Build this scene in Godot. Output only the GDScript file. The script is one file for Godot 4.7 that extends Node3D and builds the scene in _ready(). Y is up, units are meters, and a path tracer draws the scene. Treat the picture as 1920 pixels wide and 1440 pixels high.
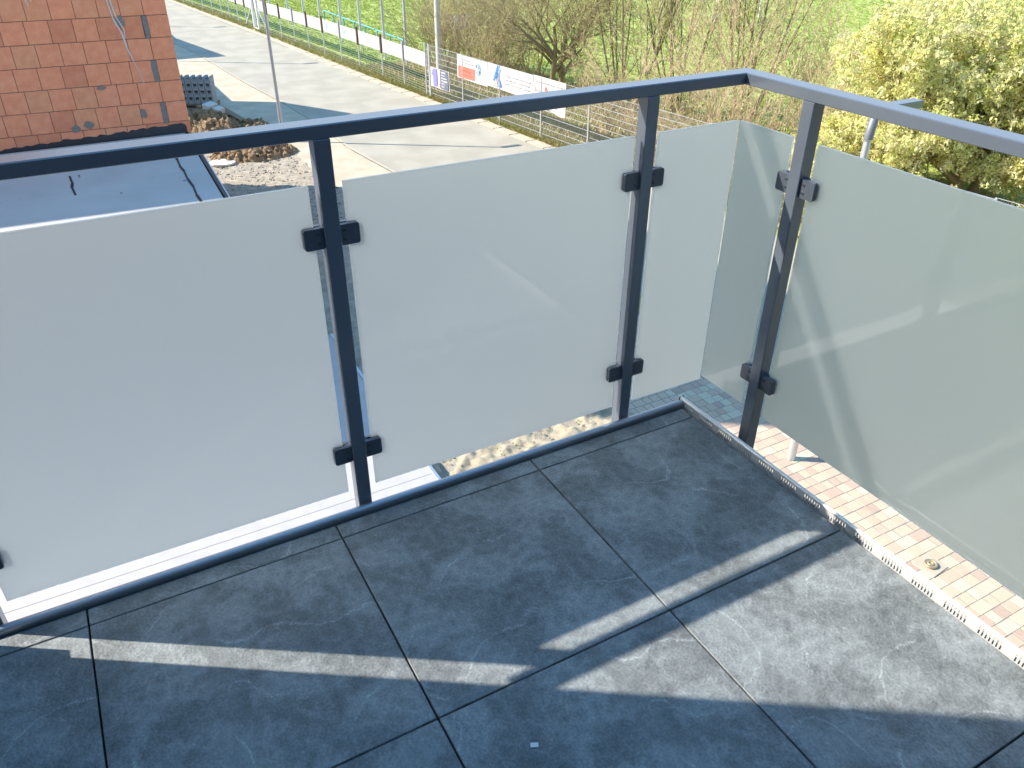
extends Node3D

var names := {}
var M := {}
var rng := RandomNumberGenerator.new()

# ------------------------------------------------------------------ mesh collector
class MB:
	var v := PackedVector3Array()
	var n := PackedVector3Array()
	var c := PackedColorArray()
	var uv := PackedVector2Array()
	var use_c := false
	var use_uv := false
	var col := Color.WHITE

	func tri(a: Vector3, b: Vector3, d: Vector3) -> void:      # counter-clockwise seen from outside
		var nn := (b - a).cross(d - a).normalized()
		tri_n(a, b, d, nn, nn, nn)

	func tri_n(a: Vector3, b: Vector3, d: Vector3, na: Vector3, nb: Vector3, nd: Vector3) -> void:
		v.append(a); v.append(d); v.append(b)
		n.append(na); n.append(nd); n.append(nb)
		if use_c:
			c.append(col); c.append(col); c.append(col)

	func quad(a: Vector3, b: Vector3, d: Vector3, e: Vector3) -> void:
		tri(a, b, d); tri(a, d, e)

	func quad_uv(a: Vector3, b: Vector3, d: Vector3, e: Vector3) -> void:   # a lower left, b lower right, d upper right, e upper left
		use_uv = true
		tri(a, b, d); tri(a, d, e)
		for t in [Vector2(0, 1), Vector2(1, 0), Vector2(1, 1), Vector2(0, 1), Vector2(0, 0), Vector2(1, 0)]:
			uv.append(t)

	# box whose edges are chamfered by ch; t places it
	func box(t: Transform3D, s: Vector3, ch := 0.0) -> void:
		var h := s / 2
		if ch <= 0.0:
			for ax in 3:
				for sg in [-1.0, 1.0]:
					var a1 := (ax + 1) % 3
					var a2 := (ax + 2) % 3
					var p := []
					for k in [[-1, -1], [1, -1], [1, 1], [-1, 1]]:
						var q := Vector3.ZERO
						q[ax] = sg * h[ax]; q[a1] = k[0] * h[a1]; q[a2] = k[1] * h[a2]
						p.append(t * q)
					if sg > 0: quad(p[0], p[1], p[2], p[3])
					else: quad(p[3], p[2], p[1], p[0])
			return
		for ax in 3:
			var a1 := (ax + 1) % 3
			var a2 := (ax + 2) % 3
			for sg in [-1.0, 1.0]:
				var p := []
				for k in [[-1, -1], [1, -1], [1, 1], [-1, 1]]:
					var q := Vector3.ZERO
					q[ax] = sg * h[ax]; q[a1] = k[0] * (h[a1] - ch); q[a2] = k[1] * (h[a2] - ch)
					p.append(t * q)
				if sg > 0: quad(p[0], p[1], p[2], p[3])
				else: quad(p[3], p[2], p[1], p[0])
			# the four edges along axis ax
			for s1 in [-1.0, 1.0]:
				for s2 in [-1.0, 1.0]:
					var e := []
					for k in [-1.0, 1.0]:
						var q := Vector3.ZERO
						q[ax] = k * (h[ax] - ch); q[a1] = s1 * h[a1]; q[a2] = s2 * (h[a2] - ch)
						e.append(t * q)
						q[a1] = s1 * (h[a1] - ch); q[a2] = s2 * h[a2]
						e.append(t * q)
					if s1 * s2 > 0: quad(e[0], e[1], e[3], e[2])
					else: quad(e[2], e[3], e[1], e[0])
		for sx in [-1.0, 1.0]:
			for sy in [-1.0, 1.0]:
				for sz in [-1.0, 1.0]:
					var a := t * Vector3(sx * h.x, sy * (h.y - ch), sz * (h.z - ch))
					var b := t * Vector3(sx * (h.x - ch), sy * h.y, sz * (h.z - ch))
					var d := t * Vector3(sx * (h.x - ch), sy * (h.y - ch), sz * h.z)
					if sx * sy * sz > 0: tri(a, b, d)
					else: tri(a, d, b)

	func cbox(lo: Vector3, hi: Vector3, ch := 0.0) -> void:
		box(Transform3D(Basis.IDENTITY, (lo + hi) / 2), hi - lo, ch)

	func bar(a: Vector3, b: Vector3, w: float, d: float) -> void:     # square rod from a to b
		var y := (b - a).normalized()
		var x := y.cross(Vector3.UP if absf(y.y) < 0.9 else Vector3.RIGHT).normalized()
		box(Transform3D(Basis(x, y, x.cross(y)), (a + b) / 2), Vector3(w, a.distance_to(b), d))

	# smooth tube along points with a radius at each
	func tube(p: PackedVector3Array, r: PackedFloat32Array, sides: int, cap := false) -> void:
		var m := p.size()
		var rings := []
		var norms := []
		var prev := Vector3.ZERO
		for i in m:
			var d := (p[mini(i + 1, m - 1)] - p[maxi(i - 1, 0)]).normalized()
			var x := prev - d * prev.dot(d)
			if x.length() < 0.01: x = d.cross(Vector3(0.31, 0.2, 0.93))
			if x.length() < 0.01: x = d.cross(Vector3.RIGHT)
			x = x.normalized(); prev = x
			var y := d.cross(x)
			var ring := PackedVector3Array()
			var nr := PackedVector3Array()
			for k in sides:
				var a := TAU * k / sides
				var o := x * cos(a) + y * sin(a)
				nr.append(o); ring.append(p[i] + o * r[i])
			rings.append(ring); norms.append(nr)
		for i in m - 1:
			for k in sides:
				var l := (k + 1) % sides
				tri_n(rings[i][k], rings[i][l], rings[i + 1][l], norms[i][k], norms[i][l], norms[i + 1][l])
				tri_n(rings[i][k], rings[i + 1][l], rings[i + 1][k], norms[i][k], norms[i + 1][l], norms[i + 1][k])
		if cap:
			for k in range(1, sides - 1):
				tri(rings[m - 1][0], rings[m - 1][k], rings[m - 1][k + 1])
				tri(rings[0][0], rings[0][k + 1], rings[0][k])

	# flat outline (counter-clockwise seen from +z of t) extruded from z0 to z1
	func prism(t: Transform3D, o: PackedVector2Array, z0: float, z1: float) -> void:
		var idx := Geometry2D.triangulate_polygon(o)
		for i in range(0, idx.size(), 3):
			var a := o[idx[i]]; var b := o[idx[i + 1]]; var d := o[idx[i + 2]]
			if (b - a).cross(d - a) < 0:
				var s := b; b = d; d = s
			tri(t * Vector3(a.x, a.y, z1), t * Vector3(b.x, b.y, z1), t * Vector3(d.x, d.y, z1))
			tri(t * Vector3(a.x, a.y, z0), t * Vector3(d.x, d.y, z0), t * Vector3(b.x, b.y, z0))
		for i in o.size():
			var a := o[i]; var b := o[(i + 1) % o.size()]
			quad(t * Vector3(a.x, a.y, z0), t * Vector3(b.x, b.y, z0), t * Vector3(b.x, b.y, z1), t * Vector3(a.x, a.y, z1))

	func mesh() -> ArrayMesh:
		var a := []
		a.resize(Mesh.ARRAY_MAX)
		a[Mesh.ARRAY_VERTEX] = v; a[Mesh.ARRAY_NORMAL] = n
		if use_c: a[Mesh.ARRAY_COLOR] = c
		if use_uv: a[Mesh.ARRAY_TEX_UV] = uv
		var me := ArrayMesh.new()
		if v.size() > 0: me.add_surface_from_arrays(Mesh.PRIMITIVE_TRIANGLES, a)
		return me

# ------------------------------------------------------------------ objects
func numbered(called: String, parent: Node) -> String:
	var key := str(parent.get_instance_id()) + called
	var k: int = names.get(key, 0)
	names[key] = k + 1
	return called if k == 0 else "%s_%03d" % [called, k]

func put(called: String, me: Mesh, mat: Material, parent: Node = null) -> MeshInstance3D:
	if parent == null: parent = self
	var o := MeshInstance3D.new()
	o.name = numbered(called, parent)
	o.mesh = me
	o.material_override = mat
	o.cast_shadow = GeometryInstance3D.SHADOW_CASTING_SETTING_ON
	parent.add_child(o, true)
	return o

func obj(called: String, b: MB, mat: Material, parent: Node = null) -> MeshInstance3D:
	return put(called, b.mesh(), mat, parent)

func tag(o: Node, label: String, category: String, group := "") -> Node:
	o.set_meta("label", label); o.set_meta("category", category)
	if group != "": o.set_meta("group", group)
	return o

func struct(o: Node) -> Node:
	o.set_meta("kind", "structure")
	return o

func thing(called: String, label: String, category: String, at := Vector3.ZERO, group := "") -> Node3D:
	var o := Node3D.new()
	o.name = numbered(called, self)
	add_child(o, true)
	o.position = at
	tag(o, label, category, group)
	return o

func dup(src: Node3D, called: String, label: String, at: Vector3, turn := 0.0) -> Node3D:
	var o: Node3D = src.duplicate()
	o.name = numbered(called, self)
	add_child(o, true)
	o.position = at; o.rotation.y = turn
	o.set_meta("label", label)
	return o

func multi(called: String, me: Mesh, mat: Material, xf: Array, parent: Node, cols := []) -> MultiMeshInstance3D:
	var mm := MultiMesh.new()
	mm.transform_format = MultiMesh.TRANSFORM_3D
	mm.use_colors = not cols.is_empty()
	mm.mesh = me
	mm.instance_count = xf.size()
	for i in xf.size():
		mm.set_instance_transform(i, xf[i])
		if mm.use_colors: mm.set_instance_color(i, cols[i])
	var o := MultiMeshInstance3D.new()
	o.name = numbered(called, parent)
	o.multimesh = mm
	o.material_override = mat
	o.set_meta("kind", "stuff")
	parent.add_child(o, true)
	return o

# ------------------------------------------------------------------ textures and materials
func lin(r: float, g: float, b: float) -> Color:
	return Color(r, g, b).linear_to_srgb()

func noise(seed_: int, freq: float, oct := 4, type := FastNoiseLite.TYPE_SIMPLEX_SMOOTH) -> FastNoiseLite:
	var f := FastNoiseLite.new()
	f.seed = seed_; f.frequency = freq; f.noise_type = type
	f.fractal_octaves = oct
	if oct <= 1: f.fractal_type = FastNoiseLite.FRACTAL_NONE
	return f

func grey(f: FastNoiseLite, size: int) -> PackedByteArray:        # seamless, normalized
	var im := f.get_seamless_image(size, size, false, false, 0.12, true)
	im.convert(Image.FORMAT_L8)
	return im.get_data()

func tex(im: Image) -> ImageTexture:
	im.generate_mipmaps()
	return ImageTexture.create_from_image(im)

func normal_of(data: PackedByteArray, size: int, scale: float) -> ImageTexture:
	var im := Image.create_from_data(size, size, false, Image.FORMAT_L8, data)
	im.convert(Image.FORMAT_RGBA8)
	im.bump_map_to_normal_map(scale)
	return tex(im)

# mottled texture: colour runs from a to b by two noises, with speckle
func mottle(a: Color, b: Color, size: int, s: int, f1: float, f2: float, k2 := 0.45, contrast := 1.0) -> ImageTexture:
	var n1 := grey(noise(s, f1, 4), size)
	var n2 := grey(noise(s + 7, f2, 3), size)
	var out := PackedByteArray()
	out.resize(size * size * 3)
	for i in size * size:
		var t := clampf(0.5 + contrast * ((n1[i] / 255.0 - 0.5) * (1.0 - k2) * 1.6 + (n2[i] / 255.0 - 0.5) * k2 * 1.6), 0.0, 1.0)
		out[i * 3] = int(255.0 * lerpf(a.r, b.r, t))
		out[i * 3 + 1] = int(255.0 * lerpf(a.g, b.g, t))
		out[i * 3 + 2] = int(255.0 * lerpf(a.b, b.b, t))
	return tex(Image.create_from_data(size, size, false, Image.FORMAT_RGB8, out))

func mat(albedo: Color, rough := 0.8, metal := 0.0) -> StandardMaterial3D:
	var m := StandardMaterial3D.new()
	m.albedo_color = albedo; m.roughness = rough; m.metallic = metal
	return m

func tri_mat(t: Texture2D, metres: float, rough := 0.85, world := true) -> StandardMaterial3D:
	var m := StandardMaterial3D.new()
	m.albedo_texture = t; m.roughness = rough
	m.uv1_triplanar = true; m.uv1_world_triplanar = world
	m.uv1_scale = Vector3.ONE / metres
	m.texture_filter = BaseMaterial3D.TEXTURE_FILTER_LINEAR_WITH_MIPMAPS_ANISOTROPIC
	return m

func slate_textures() -> Array:
	var S := 1280
	var cw := noise(11, 0.0040, 7); cw.domain_warp_enabled = true; cw.domain_warp_amplitude = 40.0; cw.domain_warp_frequency = 0.012; cw.domain_warp_fractal_octaves = 4
	var cloud := grey(cw, S)
	var mid := grey(noise(12, 0.02, 5), S)
	var fine := grey(noise(13, 0.11, 4), S)
	var w := noise(14, 0.0028, 1); w.domain_warp_enabled = true; w.domain_warp_amplitude = 55.0; w.domain_warp_frequency = 0.004; w.domain_warp_fractal_octaves = 5
	var vein := grey(w, S)
	var w2 := noise(24, 0.0085, 1); w2.domain_warp_enabled = true; w2.domain_warp_amplitude = 45.0; w2.domain_warp_frequency = 0.014; w2.domain_warp_fractal_octaves = 4
	var hair := grey(w2, S)
	var mask := grey(noise(15, 0.004, 2), S)
	var ridge := noise(16, 0.022, 6, FastNoiseLite.TYPE_PERLIN); ridge.fractal_type = FastNoiseLite.FRACTAL_RIDGED
	var cleft := grey(ridge, S)
	var out := PackedByteArray(); out.resize(S * S * 3)
	var hgt := PackedByteArray(); hgt.resize(S * S)
	for i in S * S:
		var c := cloud[i] / 255.0; var m := mid[i] / 255.0; var f := fine[i] / 255.0
		var cl := cleft[i] / 255.0
		var step_ := smoothstep(0.494, 0.506, c)                   # the slate splits in layers of a different tone
		var v := 0.452 + 0.13 * (c - 0.5) + 0.06 * (m - 0.5) + 0.16 * (f - 0.5) + 0.034 * step_ + 0.13 * (cl - 0.5)
		var k := mask[i] / 255.0
		var vv := absf(vein[i] - 127.5)
		var lm := smoothstep(0.36, 0.60, k)
		var line := (1.0 - smoothstep(0.2, 1.0, vv)) * lm * smoothstep(0.3, 0.6, f + 0.15)
		line += 0.22 * (1.0 - smoothstep(0.5, 7.0, vv)) * lm
		var hh := absf(hair[i] - 127.5)
		line += 0.45 * (1.0 - smoothstep(0.2, 1.1, hh)) * smoothstep(0.40, 0.6, 1.0 - k) * smoothstep(0.4, 0.6, f)
		v += line * 0.19
		v = clampf(v, 0.05, 0.9)
		out[i * 3] = int(255 * v * 0.955); out[i * 3 + 1] = int(255 * v); out[i * 3 + 2] = int(255 * v * 1.015)
		hgt[i] = int(clampf(255.0 * (0.12 + 0.45 * cl + 0.14 * m + 0.24 * f + 0.10 * step_), 0, 255))
	var im := Image.create_from_data(S, S, false, Image.FORMAT_RGB8, out)
	return [tex(im), normal_of(hgt, S, 5.0)]

func brick_face(striped: bool) -> ImageTexture:
	var S := 512
	var n1 := grey(noise(31, 0.02, 4), S)
	var im := Image.create_empty(S, S, false, Image.FORMAT_L8)
	var d := PackedByteArray(); d.resize(S * S)
	for y in S:
		for x in S:
			var h := 0.5 + 0.12 * (n1[y * S + x] / 255.0 - 0.5)
			var u := fposmod(x / 512.0 * (25.0 if striped else 52.0), 1.0)
			if striped: h += 0.30 * (smoothstep(0.0, 0.12, u) * (1.0 - smoothstep(0.62, 0.8, u)) - 0.5)
			else: h += 0.05 * sin(u * TAU)
			d[y * S + x] = int(255 * clampf(h, 0, 1))
	return normal_of(d, S, 5.0 if striped else 3.0)

func setup_materials() -> void:
	var st := slate_textures()
	var m := tri_mat(st[0], 1.2, 0.62)
	m.normal_enabled = true; m.normal_texture = st[1]; m.normal_scale = 0.7
	m.metallic_specular = 0.55
	M.tile = []
	for k in 6:                                                    # slabs cut from different places of the same stone
		var q: StandardMaterial3D = m.duplicate()
		q.uv1_offset = Vector3(0.37 * k, 0.0, 0.61 * k)
		M.tile.append(q)
	M.steel = mat(lin(0.14, 0.165, 0.205), 0.25, 0.35); M.steel.metallic_specular = 0.85               # anthracite powder coat with a metallic flake
	M.clamp = mat(lin(0.08, 0.095, 0.12), 0.34, 0.25); M.clamp.metallic_specular = 0.6
	M.screw = mat(lin(0.10, 0.11, 0.13), 0.4, 0.8)
	M.alu = mat(lin(0.70, 0.71, 0.72), 0.40, 0.25)
	M.alu_edge = mat(lin(0.45, 0.48, 0.53), 0.38, 0.85)
	m = mat(lin(0.54, 0.60, 0.625), 0.55)
	m.albedo_color.a = 0.02
	m.refraction_enabled = true; m.refraction_scale = 0.05
	m.clearcoat_enabled = true; m.clearcoat = 1.0; m.clearcoat_roughness = 0.02
	m.backlight_enabled = true
	m.backlight = Color(0.50, 0.52, 0.54)
	M.glass = m
	M.dark = mat(lin(0.03, 0.03, 0.032), 0.9)
	M.white_roof = tri_mat(mottle(lin(0.44, 0.425, 0.42), lin(0.50, 0.485, 0.48), 256, 41, 0.02, 0.09, 0.4), 1.4, 0.55)
	M.render = tri_mat(mottle(lin(0.5, 0.5, 0.49), lin(0.56, 0.555, 0.54), 256, 42, 0.03, 0.2), 1.0, 0.9)
	M.grey_render = tri_mat(mottle(lin(0.20, 0.205, 0.21), lin(0.24, 0.245, 0.25), 256, 43, 0.03, 0.2), 1.0, 0.9)
	M.pane = mat(lin(0.02, 0.025, 0.03), 0.06)
	M.asphalt = tri_mat(mottle(lin(0.355, 0.325, 0.26), lin(0.45, 0.415, 0.34), 512, 44, 0.006, 0.35, 0.45, 1.25), 5.0, 0.85)
	M.seal = mat(lin(0.12, 0.12, 0.125), 0.7)
	M.foot = tri_mat(mottle(lin(0.46, 0.385, 0.28), lin(0.58, 0.50, 0.38), 512, 45, 0.008, 0.3, 0.4, 1.2), 4.0, 0.9)
	M.kerb = tri_mat(mottle(lin(0.44, 0.375, 0.29), lin(0.54, 0.47, 0.375), 256, 46, 0.02, 0.2), 1.6, 0.9)
	M.grass = tri_mat(mottle(lin(0.29, 0.37, 0.075), lin(0.46, 0.51, 0.16), 512, 47, 0.012, 0.16, 0.55, 1.4), 9.0, 0.95)
	M.grass_dry = tri_mat(mottle(lin(0.20, 0.24, 0.06), lin(0.50, 0.40, 0.20), 512, 48, 0.012, 0.2, 0.5, 1.5), 3.0, 0.95)
	M.gravel = tri_mat(mottle(lin(0.24, 0.205, 0.155), lin(0.52, 0.45, 0.35), 512, 49, 0.02, 0.22, 0.6, 1.6), 2.2, 0.95)
	M.sand = tri_mat(mottle(lin(0.30, 0.255, 0.18), lin(0.52, 0.45, 0.33), 512, 50, 0.02, 0.12, 0.5, 1.3), 1.1, 0.95)
	M.clay = tri_mat(mottle(lin(0.13, 0.085, 0.05), lin(0.46, 0.32, 0.18), 512, 51, 0.012, 0.1, 0.5, 1.5), 1.6, 0.95)
	M.stone = mat(lin(0.62, 0.58, 0.52), 0.9); M.stone.vertex_color_use_as_albedo = true; M.stone.albedo_color = Color.WHITE
	M.slab = tri_mat(mottle(lin(0.60, 0.57, 0.50), lin(0.72, 0.70, 0.64), 256, 52, 0.03, 0.2), 0.8, 0.9)
	var nb := brick_face(false)
	var nst := brick_face(true)
	var bt := mottle(lin(0.84, 0.30, 0.165), lin(0.94, 0.39, 0.225), 256, 53, 0.02, 0.13, 0.45, 1.2)
	M.brick = []
	for k in 6:
		m = tri_mat(bt, 0.7, 0.92, k < 4)
		var tone: Array = [[1.0, 1.0, 1.0], [0.93, 0.92, 0.92], [1.05, 1.1, 1.12], [0.97, 1.02, 1.0], [1.0, 1.0, 1.0], [1.02, 1.5, 1.7]][k]
		m.albedo_color = Color(minf(tone[0], 1.0), minf(tone[1] * 0.99, 1.0), minf(tone[2] * 0.98, 1.0))
		m.uv1_world_triplanar = true
		m.normal_enabled = true; m.normal_texture = nst if k == 4 else nb
		m.normal_scale = 1.8
		M.brick.append(m)
	M.mortar = tri_mat(mottle(lin(0.20, 0.18, 0.165), lin(0.28, 0.26, 0.24), 256, 54, 0.04, 0.2), 0.5, 0.95)
	M.mortar_drip = mat(lin(0.66, 0.60, 0.56), 0.9)
	M.bitumen = tri_mat(mottle(lin(0.030, 0.034, 0.042), lin(0.050, 0.055, 0.066), 256, 55, 0.03, 0.2), 0.6, 0.6)
	M.felt = tri_mat(mottle(lin(0.46, 0.46, 0.43), lin(0.53, 0.53, 0.50), 512, 56, 0.006, 0.4, 0.4, 1.2), 3.0, 0.85)
	M.felt_seam = mat(lin(0.015, 0.016, 0.02), 0.6)
	M.zinc = mat(lin(0.50, 0.54, 0.60), 0.42, 0.7)
	M.elbow = mat(lin(0.20, 0.21, 0.24), 0.5, 0.2)
	M.galv = mat(lin(0.62, 0.64, 0.66), 0.45, 0.6)
	M.lamp_pole = mat(lin(0.46, 0.47, 0.52), 0.45, 0.6)
	M.concrete = tri_mat(mottle(lin(0.30, 0.31, 0.32), lin(0.40, 0.41, 0.42), 256, 57, 0.03, 0.2), 0.6, 0.95)
	M.wood = tri_mat(mottle(lin(0.22, 0.15, 0.09), lin(0.34, 0.24, 0.15), 256, 58, 0.02, 0.1), 0.7, 0.85)
	M.rust = mat(lin(0.10, 0.06, 0.045), 0.85)
	M.board = tri_mat(mottle(lin(0.46, 0.45, 0.445), lin(0.54, 0.53, 0.52), 256, 59, 0.012, 0.06), 2.3, 0.75)
	M.green_steel = mat(lin(0.42, 0.52, 0.44), 0.5, 0.3)
	M.teal = mat(lin(0.14, 0.42, 0.45), 0.45, 0.1)
	M.paint_white = mat(lin(0.8, 0.8, 0.8), 0.5)
	M.white_pvc = mat(lin(0.56, 0.545, 0.56), 0.6)
	M.red = mat(lin(0.74, 0.17, 0.12), 0.6)
	M.red_pale = mat(lin(0.78, 0.45, 0.42), 0.6)
	M.blue = mat(lin(0.06, 0.20, 0.50), 0.6)
	M.blue_pale = mat(lin(0.22, 0.46, 0.66), 0.6)
	M.print_grey = mat(lin(0.36, 0.36, 0.39), 0.6)
	M.violet = mat(lin(0.22, 0.21, 0.44), 0.6)
	M.navy = mat(lin(0.13, 0.15, 0.22), 0.6)
	M.print_white = mat(lin(0.80, 0.79, 0.80), 0.6)
	M.brass = mat(lin(0.50, 0.40, 0.25), 0.5, 0.6)
	M.paver = []
	for c in [[0.59, 0.52, 0.38], [0.54, 0.41, 0.30], [0.50, 0.365, 0.28], [0.56, 0.44, 0.32], [0.56, 0.48, 0.35], [0.46, 0.34, 0.265]]:
		var lo := lin(c[0] * 0.9, c[1] * 0.9, c[2] * 0.9); var hi := lin(c[0] * 1.08, c[1] * 1.08, c[2] * 1.08)
		M.paver.append(tri_mat(mottle(lo, hi, 128, 60 + M.paver.size(), 0.05, 0.3), 0.33, 0.9))
	M.bark = tri_mat(mottle(lin(0.22, 0.18, 0.10), lin(0.44, 0.37, 0.22), 256, 71, 0.03, 0.12, 0.5, 1.4), 0.5, 0.95)
	M.bark_olive = mat(lin(0.36, 0.31, 0.16), 0.9)
	M.twig_brown = mat(lin(0.46, 0.38, 0.22), 0.9)
	M.twig_red = mat(lin(0.56, 0.43, 0.28), 0.9)
	M.twig_dark = mat(lin(0.26, 0.21, 0.13), 0.9)
	M.blossom = mat(Color.WHITE, 0.8); M.blossom.vertex_color_use_as_albedo = true
	M.blossom.backlight_enabled = true; M.blossom.backlight = Color(0.95, 0.95, 0.95)
	M.blade = mat(Color.WHITE, 0.9); M.blade.vertex_color_use_as_albedo = true
	M.blade.backlight_enabled = true; M.blade.backlight = Color(0.4, 0.4, 0.35)

# ------------------------------------------------------------------ terrain
func H(x: float, z: float) -> float:
	var a := -5.9 + 0.014 * clampf(z + 20.0, 0.0, 24.0)
	var b := lerpf(-5.9, -3.7, smoothstep(-21.0, -8.5, z))
	var t := 1.0 - smoothstep(6.1, 7.6, x)
	return lerpf(a, b, t)

func table(t: Array, z: float) -> float:
	if z <= t[0][0]: return t[0][1]
	for i in range(1, t.size()):
		if z <= t[i][0]:
			return lerpf(t[i - 1][1], t[i][1], (z - t[i - 1][0]) / (t[i][0] - t[i - 1][0]))
	return t[-1][1]

const ROAD_R := [[-120.0, 1.0], [-90.0, 5.2], [-68.0, 8.15], [-58.0, 9.15], [-48.3, 10.2], [-40.0, 10.85], [-34.0, 11.4], [-31.0, 11.75], [-23.3, 12.5], [-21.0, 12.72], [-6.0, 14.2], [4.0, 15.2]]
const ROAD_L := [[-120.0, -4.5], [-90.0, 0.0], [-68.0, 3.1], [-58.0, 4.4], [-50.0, 5.3], [-44.0, 6.0], [-36.0, 6.5], [-31.0, 7.0], [-28.0, 7.15], [-24.0, 7.15], [-21.0, 7.45], [-6.0, 9.2], [4.0, 10.2]]
const FENCE_L := [[-120.0, 1.9], [-90.0, 6.1], [-65.8, 8.95], [-58.7, 9.95], [-50.6, 10.6], [-43.2, 11.45], [-36.8, 12.0], [-32.1, 12.35], [-29.6, 12.5]]
func fence_x(z: float) -> float:
	return table(FENCE_L, z) if z < -29.6 else 12.454 + 0.1026 * (z + 29.44)

# a sheet between two curves of x over z, dz along and nx across, lying up metres over the terrain
func sheet(x0: Callable, x1: Callable, z0: float, z1: float, dz: float, nx: int, up: float, rough: FastNoiseLite = null, amp := 0.0) -> MB:
	var b := MB.new()
	var nz := int(ceil((z1 - z0) / dz))
	var rows := []
	for i in nz + 1:
		var z := lerpf(z0, z1, float(i) / nz)
		var row := PackedVector3Array()
		var a: float = x0.call(z); var d: float = x1.call(z)
		for k in nx + 1:
			var x := lerpf(a, d, float(k) / nx)
			var y := H(x, z) + up
			if rough: y += amp * maxf(-0.3, rough.get_noise_2d(x, z))
			row.append(Vector3(x, y, z))
		rows.append(row)
	var nrm := []
	for i in nz + 1:
		var nr := PackedVector3Array()
		for k in nx + 1:
			var dx: Vector3 = rows[i][mini(k + 1, nx)] - rows[i][maxi(k - 1, 0)]
			var dzv: Vector3 = rows[mini(i + 1, nz)][k] - rows[maxi(i - 1, 0)][k]
			nr.append(dzv.cross(dx).normalized())
		nrm.append(nr)
	for i in nz:
		for k in nx:
			b.tri_n(rows[i][k], rows[i + 1][k], rows[i + 1][k + 1], nrm[i][k], nrm[i + 1][k], nrm[i + 1][k + 1])
			b.tri_n(rows[i][k], rows[i + 1][k + 1], rows[i][k + 1], nrm[i][k], nrm[i + 1][k + 1], nrm[i][k + 1])
	return b

func k_(v: float) -> Callable:
	return func(_z): return v

func build_ground() -> void:
	var xs := [-600.0, -200.0, -80.0, -40.0, -20.0]
	for i in 61: xs.append(-10.0 + i * 0.5)
	for v in [24.0, 30.0, 40.0, 60.0, 100.0, 200.0, 600.0]: xs.append(v)
	var zs := [-600.0, -300.0, -160.0, -110.0, -80.0, -60.0, -50.0, -40.0, -35.0, -30.0]
	for i in 71: zs.append(-27.0 + i * 0.5)
	for v in [12.0, 20.0, 40.0, 100.0, 300.0, 600.0]: zs.append(v)
	var b := MB.new()
	for i in zs.size() - 1:
		for k in xs.size() - 1:
			var p := []
			for q in [[k, i], [k, i + 1], [k + 1, i + 1], [k + 1, i]]:
				p.append(Vector3(xs[q[0]], H(xs[q[0]], zs[q[1]]) - 0.06, zs[q[1]]))
			b.quad(p[0], p[1], p[2], p[3])
	struct(obj("ground", b, M.grass_dry))
	var rr := func(z): return table(ROAD_R, z)
	var rl := func(z): return table(ROAD_L, z)
	struct(obj("road", sheet(rl, rr, -120.0, 4.0, 1.0, 8, 0.0), M.asphalt))
	# flat kerb stones between road and verge, one by one where they can be told apart
	var kerb := struct(obj("kerb", sheet(rr, func(z): return table(ROAD_R, z) + 0.42, -120.0, -44.0, 1.0, 2, 0.012), M.kerb))
	var z := -44.0
	while z < -14.0:
		var l := 0.98
		var x0 := table(ROAD_R, z); var x1 := table(ROAD_R, z + l)
		for k in 2:
			var s := MB.new()
			var a := Vector3(x0 + 0.11 + k * 0.21, H(x0, z), z); var d := Vector3(x1 + 0.11 + k * 0.21, H(x1, z + l), z + l)
			var dir := (d - a).normalized(); var side := Vector3.UP.cross(dir).normalized()
			s.box(Transform3D(Basis(side, dir.cross(side), dir), (a + d) / 2 + Vector3(0, -0.02 + rng.randf() * 0.008, 0)), Vector3(0.195, 0.08, l - 0.03), 0.008)
			obj("kerb_stone", s, M.kerb, kerb)
		z += 1.0
	# footpath on the near side with its edging
	var fl := func(q): return table([[-120.0, -8.5], [-68.0, -0.6], [-50.0, 1.6], [-36.0, 3.0], [-33.0, 3.2], [-31.5, 4.6], [-27.0, 5.05], [-24.0, 5.25], [-21.0, 5.3], [-6.0, 7.7], [4.0, 8.6]], q)
	struct(obj("footpath", sheet(fl, func(q): return table(ROAD_L, q) - 0.13, -120.0, 4.0, 0.8, 6, 0.02), M.foot))
	var ed := struct(obj("path_edging", sheet(func(q): return table(ROAD_L, q) - 0.115, func(q): return table(ROAD_L, q) - 0.015, -120.0, 4.0, 0.8, 1, 0.03), M.kerb))
	ed.set_meta("kind", "structure")
	# verge between kerb and fence, and the pitch behind the fence
	var nz := noise(81, 1.3, 3)
	struct(obj("verge", sheet(func(q): return table(ROAD_R, q) + 0.4, func(q): return fence_x(q) + 0.6, -120.0, 4.0, 0.4, 5, 0.02, nz, 0.08), M.grass_dry))
	struct(obj("sports_field", sheet(func(q): return fence_x(q) + 0.5, k_(120.0), -140.0, 20.0, 4.0, 40, -0.02, noise(82, 0.2, 2), 0.05), M.grass))
	struct(obj("shrub_bed", sheet(func(q): return fence_x(q) + 0.45, func(q): return fence_x(q) + 5.0 + 1.2 * sin(q * 0.7), -36.0, 2.0, 0.5, 10, 0.03, nz, 0.1), M.grass_dry))
	struct(obj("yard", sheet(k_(-14.0), func(q): return table([[-35.0, 3.6], [-31.5, 4.6], [-27.0, 5.05], [-24.0, 5.25], [-21.0, 5.3], [-8.0, 6.5], [-4.6, 3.9], [0.0, 3.9]], q), -35.0, -4.2, 0.18, 90, 0.03, noise(83, 2.2, 4), 0.10), M.gravel))
	struct(obj("sand", sheet(k_(1.3), k_(3.86), -6.4, -2.6, 0.035, 90, 0.05, noise(84, 4.5, 4), 0.075), M.sand))

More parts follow.
